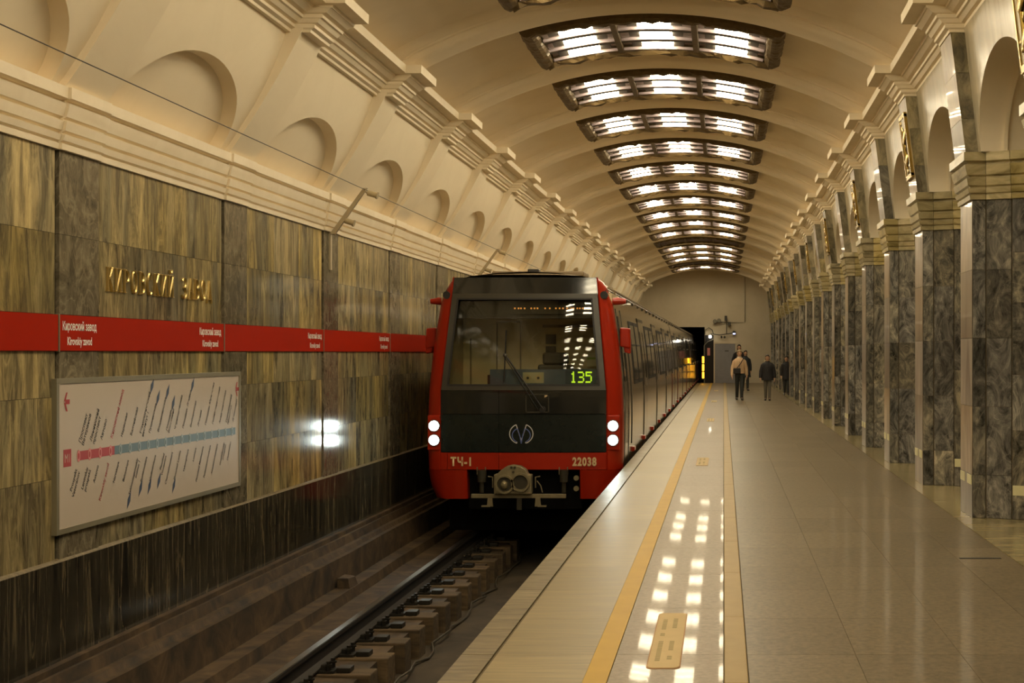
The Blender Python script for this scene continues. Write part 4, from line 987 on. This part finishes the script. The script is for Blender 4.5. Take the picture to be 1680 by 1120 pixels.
pp = MB().box(0.70, 0.86, 1.44, 1.455, 1.30, 1.50).build('cab_notice', 'cab_paper', h); MB().box(0.70, 0.86, 1.437, 1.441, 1.40, 1.43).build('green_stripe', 'cab_green', pp)
dsh = MB().box(-0.46, 1.0, 0.10, 0.16, 1.03, 1.275).build('dashboard', 'cab_blue', h, bevel=0.005); MB().box(-0.5, 1.02, 0.14, 0.6, 1.0, 1.20).build('desk', 'cab_dark', h)
MB().box(-0.02, 0.26, 0.094, 0.101, 1.09, 1.235).build('gauge_panel', 'cab_paper', dsh)
for u in (0.05, 0.19):
    g = MB().cyl((u, 0.092, 1.165), (u, 0.070, 1.165), 0.045, n=18).build('gauge', 'cab_beige', dsh, smooth=True); MB().cyl((u, 0.072, 1.16), (u, 0.062, 1.16), 0.018, n=12).build('gauge_dial', 'cab_dark', g)
MB().box(0.55, 0.995, 0.088, 0.10, 1.065, 1.28).build('display_case', 'map_navy', dsh)
DIG = {'1': ['00100','01100','00100','00100','00100','00100','01110'], '3': ['11110','00001','00001','01110','00001','00001','11110'], '5': ['11111','10000','11110','00001','00001','00001','11110']}
led = MB(); ux = 0.615
for ch in '135':
    for r, line in enumerate(DIG[ch]):
        for c_, v in enumerate(line):
            if v == '1': led.box(ux+c_*0.0165, ux+c_*0.0165+0.0175, 0.082, 0.088, 1.245-r*0.0215-0.021, 1.245-r*0.0215)
    ux += 0.102
led.build('display_digits', 'led_green', dsh)
hb = MB().box(-0.25, 0.85, 0.285, 0.32, 2.02, 2.20).build('destination_sign', 'cab_dark', h)
ob = MB()
for x_ in (232,268,292,328,392,425,455,530,575,635,672,705,745,785,810,845,870,900):
    u = (800+x_/5.895-1187)*TRAIN_Y/F_PX-TRX; ob.box(u-0.010, u+0.008, 0.278, 0.285, 2.085, 2.105)
ob.build('sign_dots', 'led_orange', hb)
st = MB(); st.box(0.05, 0.55, 1.0, 1.12, 0.6, 1.33); st.box(0.12, 0.48, 0.98, 1.10, 1.33, 1.50); st.box(0.03, 0.57, 0.7, 1.1, 0.5, 0.62)
st.build('driver_seat', 'cab_dark', h, bevel=0.03)
# wiper
wp = MB().cyl((0.26, -0.035, 0.745), (0.26, 0.02, 0.745), 0.04, n=14).build('wiper', 'rubber', h)
MB().tube([(0.27, -0.04, 0.745), (-0.235, yf(1.46)-0.045, 1.46)], 0.012, 6).build('wiper_arm', 'rubber', wp); MB().tube([(0.20, -0.04, 0.745), (-0.255, yf(1.46)-0.045, 1.45)], 0.008, 6).build('wiper_arm', 'rubber', wp)
MB().tube([(-0.235, yf(1.85)-0.040, 1.80), (-0.25, yf(1.1)-0.040, 1.10)], 0.010, 6).build('wiper_blade', 'rubber', wp)
MB().sphere((-0.24, yf(1.46)-0.05, 1.46), 0.028).build('wiper_joint', 'frame_grey', wp)
rc = MB(); rc.box(0.03, 0.345, -0.012, 0.0, 0.70, 0.715); rc.box(0.03, 0.345, -0.012, 0.0, 0.935, 0.95); rc.box(0.03, 0.045, -0.012, 0.0, 0.70, 0.95); rc.box(0.33, 0.345, -0.012, 0.0, 0.70, 0.95)
rc.build('wiper_hatch', 'frame_grey', h)
# logo: a ring broken at the top and bottom with a letter M drawn in outline
def ribbon(pts, w, mat, name, parent, y_=-0.008):
    b = MB(); L_ = []
    P_ = [Vector(p) for p in pts]
    for q, p in enumerate(P_):
        d = (P_[min(q+1, len(P_)-1)]-P_[max(0, q-1)]).normalized(); nn = Vector((-d.y, d.x))*w; L_.append((p+nn, p-nn))
    b.loft([[(a.x, y_, a.y), (c_.x, y_, c_.y)] for a, c_ in L_], close=False); return b.build(name, mat, parent)
lg = obj('logo', None, h); lcx, lcz = -0.025, 0.42
for sgn in (-1, 1):
    outer = [(lcx+sgn*(0.155*math.cos(math.radians(a))), lcz+0.135*math.sin(math.radians(a))) for a in range(-68, 66, 6)]
    inner = [(lcx+sgn*(0.120*math.cos(math.radians(a))), lcz+0.10*math.sin(math.radians(a))-0.02) for a in range(-60, 70, 6)]
    ribbon(outer, 0.006, 'logo_white', 'logo_line', lg); ribbon(inner, 0.006, 'logo_blue', 'logo_line', lg)
    ribbon([outer[-1], (lcx+sgn*0.035, lcz+0.02), (lcx, lcz-0.09)], 0.006, 'logo_white', 'logo_line', lg, -0.009); ribbon([inner[-1], (lcx+sgn*0.02, lcz-0.02), (lcx, lcz-0.13)], 0.006, 'logo_blue', 'logo_line', lg, -0.010)
    ribbon([outer[0], inner[0]], 0.006, 'logo_white', 'logo_line', lg)
text('depot_code', 'ТЧ-1', 0.150, 'cream_paint', Matrix.Translation((-0.965, -0.0085, 0.0)) @ M_FRONT, h, bold=0.007, xs=0.80, spacing=1.18)
dc_ = h.children[-1]; xm = max(v.co.x for v in dc_.data.vertices); zm = max(v.co.z for v in dc_.data.vertices)
MB().hexa([(xm-0.062,-0.0086,zm-0.050),(xm-0.022,-0.0086,zm-0.030),(xm-0.022,-0.0080,zm-0.030),(xm-0.062,-0.0080,zm-0.050)], [(xm-0.062,-0.0086,zm-0.022),(xm-0.022,-0.0086,zm),(xm-0.022,-0.0080,zm),(xm-0.062,-0.0080,zm-0.022)]).build('depot_code', 'cream_paint', h)
text('car_number', '22038', 0.150, 'cream_paint', Matrix.Translation((0.655, -0.0085, 0.0)) @ M_FRONT, h, bold=0.007, xs=0.74, spacing=1.18)
# headlights
for sg_ in (-1, 1):
    hp = MB().box(sg_*1.195-0.085, sg_*1.195+0.085, 0.03, 0.10, 0.20, 0.665).build('headlight_panel', 'train_red', h, bevel=0.012)
    for z in (0.525, 0.335):
        r_ = MB().cyl((sg_*1.19, 0.028, z), (sg_*1.19, 0.012, z), 0.082, 0.078, n=20).build('headlight_rim', 'headlight_rim', h, smooth=True)
        MB().cyl((sg_*1.19, 0.010, z), (sg_*1.19, 0.004, z), 0.066, n=20).build('headlight_lens', 'headlight', r_)
        ld = bpy.data.lights.new('headlight_beam', 'SPOT'); ld.energy = HEAD_POWER; ld.color = (0.88, 1.0, 0.94); ld.spot_size = math.radians(130); ld.spot_blend = 1.0; ld.shadow_soft_size = 0.06
        lo = bpy.data.objects.new('headlight_beam', ld); C.objects.link(lo); lo.parent = h; lo.location = (sg_*1.19, -0.08, z); lo.rotation_euler = (math.radians(86), 0, math.pi)
    mk = MB().cyl((sg_*1.055, 0.17, 2.27), (sg_*1.055, 0.26, 2.27), 0.052, n=16).build('marker_lamp', 'rubber', h, smooth=True)
    MB().sphere((sg_*1.055, 0.19, 2.27), (0.035, 0.02, 0.035)).build('marker_lens', 'train_red', mk, smooth=True)
    # mirrors / side cameras
    mr = MB().hexa([(sg_*1.25,0.42,1.58),(sg_*1.40,0.42,1.55),(sg_*1.40,0.60,1.55),(sg_*1.25,0.60,1.58)], [(sg_*1.25,0.42,1.84),(sg_*1.385,0.42,1.83),(sg_*1.385,0.60,1.83),(sg_*1.25,0.60,1.84)]).build('mirror_housing', 'train_red', h, bevel=0.02)
    MB().hexa([(sg_*1.31,0.44,1.50),(sg_*1.395,0.44,1.48),(sg_*1.395,0.60,1.48),(sg_*1.31,0.60,1.50)], [(sg_*1.30,0.44,1.58),(sg_*1.395,0.44,1.58),(sg_*1.395,0.60,1.58),(sg_*1.30,0.60,1.58)]).build('mirror_foot', 'train_red', mr, bevel=0.015)
    MB().tube([(sg_*1.12, 0.46, 2.19), (sg_*1.22, 0.46, 2.20), (sg_*1.33, 0.46, 2.195)], [0.05, 0.052, 0.035], 10).build('side_camera', 'train_red', h, smooth=True)
    patch('cab_door_seam', 0.55, 0.58, -0.05, 2.1, 0.008, 'rubber', h, sgn=sg_); patch('cab_door_seam', 1.30, 1.33, -0.05, 2.1, 0.008, 'rubber', h, sgn=sg_)
    patch('cab_side_window', 0.72, 1.18, 1.1, 2.0, 0.008, 'window_glass', h, sgn=sg_); patch('cab_grab_rail', 1.42, 1.45, 0.2, 1.5, 0.045, 'frame_grey', h, sgn=sg_)
# antenna and roof plate
MB().box(-0.52, 0.74, 0.6, 1.3, 2.55, 2.615).build('roof_plate', 'train_roof', h, bevel=0.015); MB().box(-0.02, 0.14, 0.5, 0.7, 2.575, 2.64).build('antenna', 'rubber', h, bevel=0.02)
# coupler and gear below the red panel
uf = MB().box(-0.76, 0.76, 0.20, 0.24, -0.60, -0.02).build('gear_backing', 'under_dark', h)
cp = obj('coupler', None, h)
def octa(cx_, cz_, pts): return [(cx_+a, cz_+b_) for a, b_ in pts]
pl_pts = [(-0.245,-0.155),(0.245,-0.155),(0.245,0.10),(0.20,0.10),(0.17,0.165),(0.10,0.21),(0.0,0.225),(-0.08,0.21),(-0.15,0.16),(-0.20,0.11),(-0.245,0.10)]
b = MB(); b.loft([[(a-0.085, -0.36, -0.19+c_) for a, c_ in pl_pts], [(a-0.085, -0.22, -0.19+c_) for a, c_ in pl_pts]]); b.build('coupler_head', 'coupler_steel', cp, bevel=0.012)
for u, z, dk in ((-0.185, -0.215, 'coupler_steel'), (0.02, -0.19, 'coupler_dark')):
    rg = MB(); n_ = 24
    ring = lambda r_, y_: [(u+r_*math.cos(2*math.pi*q/n_), y_, z+r_*math.sin(2*math.pi*q/n_)) for q in range(n_)]
    rg.loft([ring(0.125, -0.36), ring(0.122, -0.40), ring(0.098, -0.40), ring(0.088, -0.355), ring(0.04, -0.35)], caps=False); rg.build('coupler_cup', 'coupler_steel', cp, smooth=True)
    MB().cyl((u, -0.362, z), (u, -0.366, z), 0.09, n=20).build('cup_bottom', 'coupler_dark', cp)
MB().sphere((-0.19, -0.37, -0.22), (0.05, 0.05, 0.06)).build('coupler_pin', 'coupler_steel', cp, smooth=True)
for u, z in ((-0.10, 0.005), (-0.055, 0.005), (-0.075, -0.055), (-0.075, -0.285)):
    MB().cyl((u, -0.361, z), (u, -0.372, z), 0.016, n=10).build('bolt_hole', 'coupler_dark', cp)
MB().cyl((-0.08, -0.22, -0.2), (-0.08, 0.22, -0.2), 0.10, n=14).build('drawbar', 'coupler_dark', cp)
MB().box(-0.64, 0.60, -0.28, -0.24, -0.405, -0.35).build('crossbar', 'coupler_steel', cp, bevel=0.006)
for u, s in ((-0.39, -1), (0.235, 1)):
    MB().hexa([(u-0.04,-0.30,-0.51),(u+0.04,-0.30,-0.51),(u+0.04,-0.28,-0.51),(u-0.04,-0.28,-0.51)], [(u-0.03,-0.30,-0.40),(u+0.03,-0.30,-0.40),(u+0.03,-0.28,-0.40),(u-0.03,-0.28,-0.40)]).build('hook_plate', 'coupler_steel', cp)
    MB().box(min(u, u+s*0.11), max(u, u+s*0.11), -0.31, -0.27, -0.515, -0.495).build('hook_toe', 'coupler_steel', cp)
MB().box(-0.045, 0.02, -0.27, -0.25, -0.56, -0.405).build('hanging_plate', 'coupler_dark', cp)
for u in (-0.55, 0.54):
    sp = MB().cyl((u, 0.0, -0.22), (u, 0.0, -0.06), 0.055, 0.06, n=12).build('air_spring', 'coupler_dark', h, smooth=True)
    MB().cyl((u-0.06, -0.01, -0.12), (u-0.06, -0.01, -0.02), 0.008, n=6).build('stud', 'coupler_steel', sp); MB().cyl((u+0.05, -0.01, -0.12), (u+0.05, -0.01, -0.02), 0.008, n=6).build('stud', 'coupler_steel', sp)
    MB().cyl((u, 0.0, -0.36), (u, 0.0, -0.22), 0.03, n=8).build('link', 'coupler_dark', sp)
for u, s in ((-0.36, -1), (0.20, 1)):
    MB().tube([(u, -0.26, -0.27), (u, -0.27, -0.13), (u+s*0.06, -0.27, -0.12)], 0.009, 6).build('release_lever', 'coupler_steel', cp)
MB().tube([(0.22, -0.26, -0.18), (0.27, -0.28, -0.24), (0.29, -0.26, -0.33)], 0.008, 6).build('air_hose', 'coupler_steel', cp, smooth=True)
for z in (-0.17, -0.31): MB().cyl((0.70, 0.02, z), (0.70, 0.06, z), 0.035, n=12).build('air_valve', 'coupler_steel', h)
MB().box(-0.70, 0.70, 1.2, 1.9, -0.90, -0.55).build('bogie', 'under_dark', h)
for sg_ in (-1, 1):
    for y_ in (2.2, 4.3): MB().cyl((sg_*0.70, y_, -0.53), (sg_*0.80, y_, -0.53), 0.424, n=24).build('wheel', 'under_dark', h)

# ------------------------------------------------------------------ people
def skin(name, verts, edges, mat, parent, levels=2, sub=True):
    """verts: (co, rx, ry). Grow a continuous surface round the edges"""
    me = bpy.data.meshes.new(name); me.from_pydata([v[0] for v in verts], edges, []); me.update()
    o = bpy.data.objects.new(name, me); C.objects.link(o)
    md = o.modifiers.new('s', 'SKIN'); md.use_smooth_shade = True
    for q, v in enumerate(verts):
        me.skin_vertices[0].data[q].radius = (v[1], v[2]); me.skin_vertices[0].data[q].use_root = (q == 0)
    sd = o.modifiers.new('d', 'SUBSURF'); sd.levels = levels; sd.render_levels = levels
    dg = bpy.context.evaluated_depsgraph_get(); m2 = bpy.data.meshes.new_from_object(o.evaluated_get(dg))
    bpy.data.objects.remove(o); bpy.data.meshes.remove(me)
    m2.materials.clear(); m2.materials.append(MATS[mat])
    for p_ in m2.polygons: p_.use_smooth = True
    return obj(name, m2, parent)
def person(label, loc, H, rot, top, legs, hair, coat_len=0.52, stride=0.16, arm_out=0.10, hood=False, hairlong=False, bag=False, puffy=1.0, scarf=None, flare=0.175):
    t = thing('person', label, 'person', loc, 'people walking on the platform'); t.rotation_euler[2] = rot
    s = H/1.70; V = lambda x, y_, z: (x*s, y_*s, z*s)
    # faces -y
    hipx = 0.072
    st = stride
    J = {'pel': V(0,0,0.93), 'wst': V(0,0,1.08), 'chs': V(0,-0.01,1.28), 'nck': V(0,0,1.44), 'hd0': V(0,-0.01,1.52)}
    body = [(J['pel'],0.13*s,0.10*s),(J['wst'],0.12*s,0.09*s),(J['chs'],0.12*s,0.09*s),(J['nck'],0.055*s,0.055*s),(V(0,-0.012,1.50),0.052*s,0.056*s),(V(0,-0.015,1.56),0.070*s,0.085*s),(V(0,-0.01,1.63),0.072*s,0.088*s),(V(0,-0.005,1.685),0.045*s,0.055*s)]
    ed = [(0,1),(1,2),(2,3),(3,4),(4,5),(5,6),(6,7)]
    hands = {}
    for sg_ in (-1, 1):
        i = len(body); fw = st*sg_
        body += [(V(sg_*hipx,0,0.86),0.085*s,0.085*s),(V(sg_*(hipx+0.005),-fw*0.55-0.02,0.48),0.058*s,0.058*s),(V(sg_*hipx,-fw*1.0+(0.06 if sg_ < 0 else 0.0),0.09),0.032*s,0.032*s),(V(sg_*(hipx+0.01),-fw*1.0-0.09+(0.06 if sg_ < 0 else 0.0),0.035),0.022*s,0.018*s)]
        ed += [(0,i),(i,i+1),(i+1,i+2),(i+2,i+3)]
        i = len(body); ax = 0.185
        body += [(V(sg_*(ax-0.045),0,1.35),0.040*s,0.040*s),(V(sg_*(ax+arm_out*0.7),0.02+fw*0.15,1.10),0.042*s,0.042*s),(V(sg_*(ax+arm_out),-0.03+fw*0.55,0.86),0.030*s,0.032*s),(V(sg_*(ax+arm_out),-0.045+fw*0.6,0.79),0.022*s,0.040*s)]
        ed += [(2,i),(i,i+1),(i+1,i+2),(i+2,i+3)]; hands[sg_] = Vector((sg_*(ax+arm_out), -0.045+fw*0.6, 0.79))
        b0 = i+3
        for q in range(4):      # fingers
            j = len(body); yo = (q-1.5)*0.019; ln = (0.055,0.066,0.062,0.048)[q]
            body += [(V(sg_*(ax+arm_out), hands[sg_].y+yo, 0.755),0.009*s,0.009*s),(V(sg_*(ax+arm_out-0.008), hands[sg_].y+yo-0.004, 0.755-ln*0.6),0.008*s,0.008*s),(V(sg_*(ax+arm_out-0.022), hands[sg_].y+yo-0.006, 0.755-ln),0.007*s,0.007*s)]
            ed += [(b0,j),(j,j+1),(j+1,j+2)]
        j = len(body); body += [(V(sg_*(ax+arm_out-0.008), hands[sg_].y-0.045, 0.785),0.010*s,0.010*s),(V(sg_*(ax+arm_out-0.02), hands[sg_].y-0.058, 0.745),0.008*s,0.008*s)]; ed += [(b0,j),(j,j+1)]
    skin('body', body, ed, 'skin', t, 2)
    # trousers
    tr = [(J['pel'],0.145*s,0.115*s),(V(0,0,1.04),0.13*s,0.105*s)]; te = [(0,1)]
    for sg_ in (-1, 1):
        i = len(tr); fw = st*sg_; bk = 0.06 if sg_ < 0 else 0.0
        tr += [(V(sg_*hipx,0,0.84),0.090*s,0.095*s),(V(sg_*(hipx+0.003),-fw*0.55-0.02,0.48),0.064*s,0.070*s),(V(sg_*hipx,-fw*1.0+bk,0.12),0.048*s,0.055*s),(V(sg_*hipx,-fw*1.0+bk,0.06),0.050*s,0.056*s)]; te += [(0,i),(i,i+1),(i+1,i+2),(i+2,i+3)]
        shoe_ = MB(); yb = -fw*1.0+bk; rings = []
        for yo, w, hgt in ((0.07,0.030,0.07),(0.04,0.043,0.10),(-0.02,0.043,0.095),(-0.09,0.048,0.070),(-0.15,0.042,0.05),(-0.175,0.024,0.035)):
            rings.append([V(sg_*(hipx+0.01)+w*math.cos(a), yb+yo, max(0.0, hgt*0.5+hgt*0.5*math.sin(a))) for a in [2*math.pi*q/10 for q in range(10)]])
        shoe_.loft(rings); shoe_.build('shoe', 'shoe', t, smooth=True)
    skin('trousers', tr, te, legs, t, 2)
    # coat / jacket: body rings plus tapered sleeves
    pf = puffy; hem = 0.93-coat_len; ct = MB(); rings = []
    for z_, rx, ry in ((hem, flare, flare*0.72), (hem+0.012, flare*1.01, flare*0.73), ((hem+1.06)/2, (flare+0.165)/2, (flare*0.72+0.118)/2), (1.08, 0.160, 0.118), (1.22, 0.176, 0.128), (1.32, 0.184, 0.122), (1.375, 0.176, 0.104), (1.41, 0.135, 0.088), (1.44, 0.085, 0.075), (1.455, 0.07, 0.068)):
        rings.append([V(rx*pf*math.cos(a)*(1+0.02*math.sin(5*a+z_*9)), -0.004+ry*pf*math.sin(a), z_) for a in [2*math.pi*q/20 for q in range(20)]])
    ct.loft(rings)
    for sg_ in (-1, 1):
        fw = st*sg_; sh = Vector(V(sg_*0.150, 0, 1.355)); el = Vector(V(sg_*(0.185+arm_out*0.7), 0.02+fw*0.15, 1.10)); wr_ = Vector(V(sg_*(0.185+arm_out), -0.028+fw*0.5, 0.845))
        up_ = [sh, sh.lerp(el, 0.18), sh.lerp(el, 0.5), el, el.lerp(wr_, 0.4), el.lerp(wr_, 0.85), wr_]
        ct.tube(up_, [r_*s*pf for r_ in (0.050, 0.072, 0.066, 0.060, 0.058, 0.052, 0.042)], 12)
    ct.build('coat', top, t, smooth=True)
    MB().loft([[V(0.004+rx_, -(0.123*pf+0.006), z_) for rx_ in (-0.006, 0.006)] for z_ in (1.10, 1.30)], close=False).build('zip', 'equipment_dark', t)
    col = MB(); col.loft([[V(0.085*math.cos(a)*r_, 0.0+0.08*math.sin(a)*r_, z_) for a in [2*math.pi*q/14 for q in range(14)]] for r_, z_ in ((1.15,1.39),(1.02,1.44),(1.05,1.475),(0.9,1.478),(0.85,1.43))], caps=False); col.build('collar', top if not scarf else scarf, t, smooth=True)
    # hair
    hr = MB(); rings = []
    for q in range(9):
        a = math.pi*0.5*q/8; z_ = 1.605+0.110*math.sin(a); rr_ = math.cos(a)
        rings.append([V(0.088*max(rr_,0.05)*math.cos(w)*(1+0.03*math.sin(7*w)), 0.016+0.100*max(rr_,0.05)*math.sin(w)-0.012, z_+(0.072*max(0,-math.sin(w)))*(1-q/8.0)) for w in [2*math.pi*u/16 for u in range(16)]])
    hr.loft(rings)
    rings = []
    for z_, r_ in ((1.63, 1.0), (1.56, 1.0), (1.50, 0.92), ((1.40 if hairlong else 1.49), 0.95 if hairlong else 0.8)):
        rings.append([V(0.090*r_*math.cos(w), 0.02+0.098*r_*math.sin(w), z_) for w in [math.radians(-15+210*u/12) for u in range(13)]])
    hr.loft(rings, close=False); hr.build('hair', hair, t, smooth=True)
    # face
    for sg_ in (-1, 1):
        MB().sphere(V(sg_*0.030, -0.094, 1.605), tuple(c_*s for c_ in (0.011,0.007,0.007)), 8, 6).build('eye', 'eye', t, smooth=True)
        MB().sphere(V(sg_*0.076, 0.0, 1.59), tuple(c_*s for c_ in (0.012,0.020,0.032)), 8, 6).build('ear', 'skin', t, smooth=True)
    MB().hexa([V(-0.016,-0.112,1.565),V(0.016,-0.112,1.565),V(0.014,-0.088,1.565),V(-0.014,-0.088,1.565)], [V(-0.006,-0.098,1.61),V(0.006,-0.098,1.61),V(0.006,-0.085,1.61),V(-0.006,-0.085,1.61)]).build('nose', 'skin', t, bevel=0.003)
    MB().sphere(V(0, -0.094, 1.538), tuple(c_*s for c_ in (0.024,0.008,0.007)), 8, 6).build('mouth', 'lip', t, smooth=True)
    if hood:
        hd = MB(); rings = []
        for q in range(7):
            a = math.pi*q/6; rings.append([V(0.115*math.cos(w), 0.03+0.10*math.sin(a)*0.9+0.02, 1.50+0.02+0.10*math.sin(w)*1.0+0.0) for w in [0]])
        hd.loft([[V(0.125*math.cos(w), 0.05+0.07*math.sin(w), z_) for w in [math.radians(-60+300*u/14) for u in range(15)]] for z_ in (1.40, 1.46, 1.53)], close=False); hd.build('hood', 'hair_blond', t, smooth=True)
    return t, s
def shoulder_bag(t, s):
    g = tag(obj('handbag', None, None, t.location), 'small black shoulder bag worn by the walking person in beige', 'bag')
    g.rotation_euler = t.rotation_euler
    MB().box(-0.22*s, 0.03*s, -0.225*s, -0.155*s, 0.90*s, 1.09*s).build('pouch', 'coat_black', g, bevel=0.02)
    MB().tube([(-0.10*s, -0.165*s, 1.09*s), (0.04*s, -0.155*s, 1.26*s), (0.12*s, -0.09*s, 1.40*s), (0.14*s, 0.02*s, 1.46*s), (0.08*s, 0.12*s, 1.36*s), (-0.08*s, 0.145*s, 1.15*s)], 0.012, 6).build('strap', 'coat_black', g, smooth=True)
t, s = person('person in a short beige jacket and dark trousers walking towards the camera', (0.50, 41.9, 0), 1.57, 0.05, 'jacket_beige', 'trousers_dark', 'hair_blond', coat_len=0.02, stride=0.14, arm_out=0.07, puffy=1.06, scarf='scarf_white', hairlong=True, flare=0.168)
shoulder_bag(t, s)
person('person in a black hip length coat and grey trousers beside the pillars', (1.37, 41.4, 0), 1.42, -0.04, 'coat_black', 'trousers_grey', 'hair_dark', coat_len=0.17, stride=0.05, arm_out=0.08, hood=True, puffy=1.22, flare=0.185)
person('person in a long dark navy coat half hidden behind the beige jacket', (0.86, 52.2, 0), 1.57, 0.2, 'coat_navy', 'trousers_dark', 'hair_dark', coat_len=0.36, stride=0.12, arm_out=0.05, puffy=1.0, flare=0.24)
person('person in dark clothes half hidden by a pillar farther along', (2.22, 46.9, 0), 1.36, 0.0, 'coat_black', 'trousers_dark', 'hair_dark', coat_len=0.25, stride=0.05, arm_out=0.05, flare=0.19)
person('tallest person far back, only the dark hair shows above the beige jacket', (0.70, 59.5, 0), 1.84, 0.0, 'coat_black', 'trousers_dark', 'hair_dark', coat_len=0.25, stride=0.05)
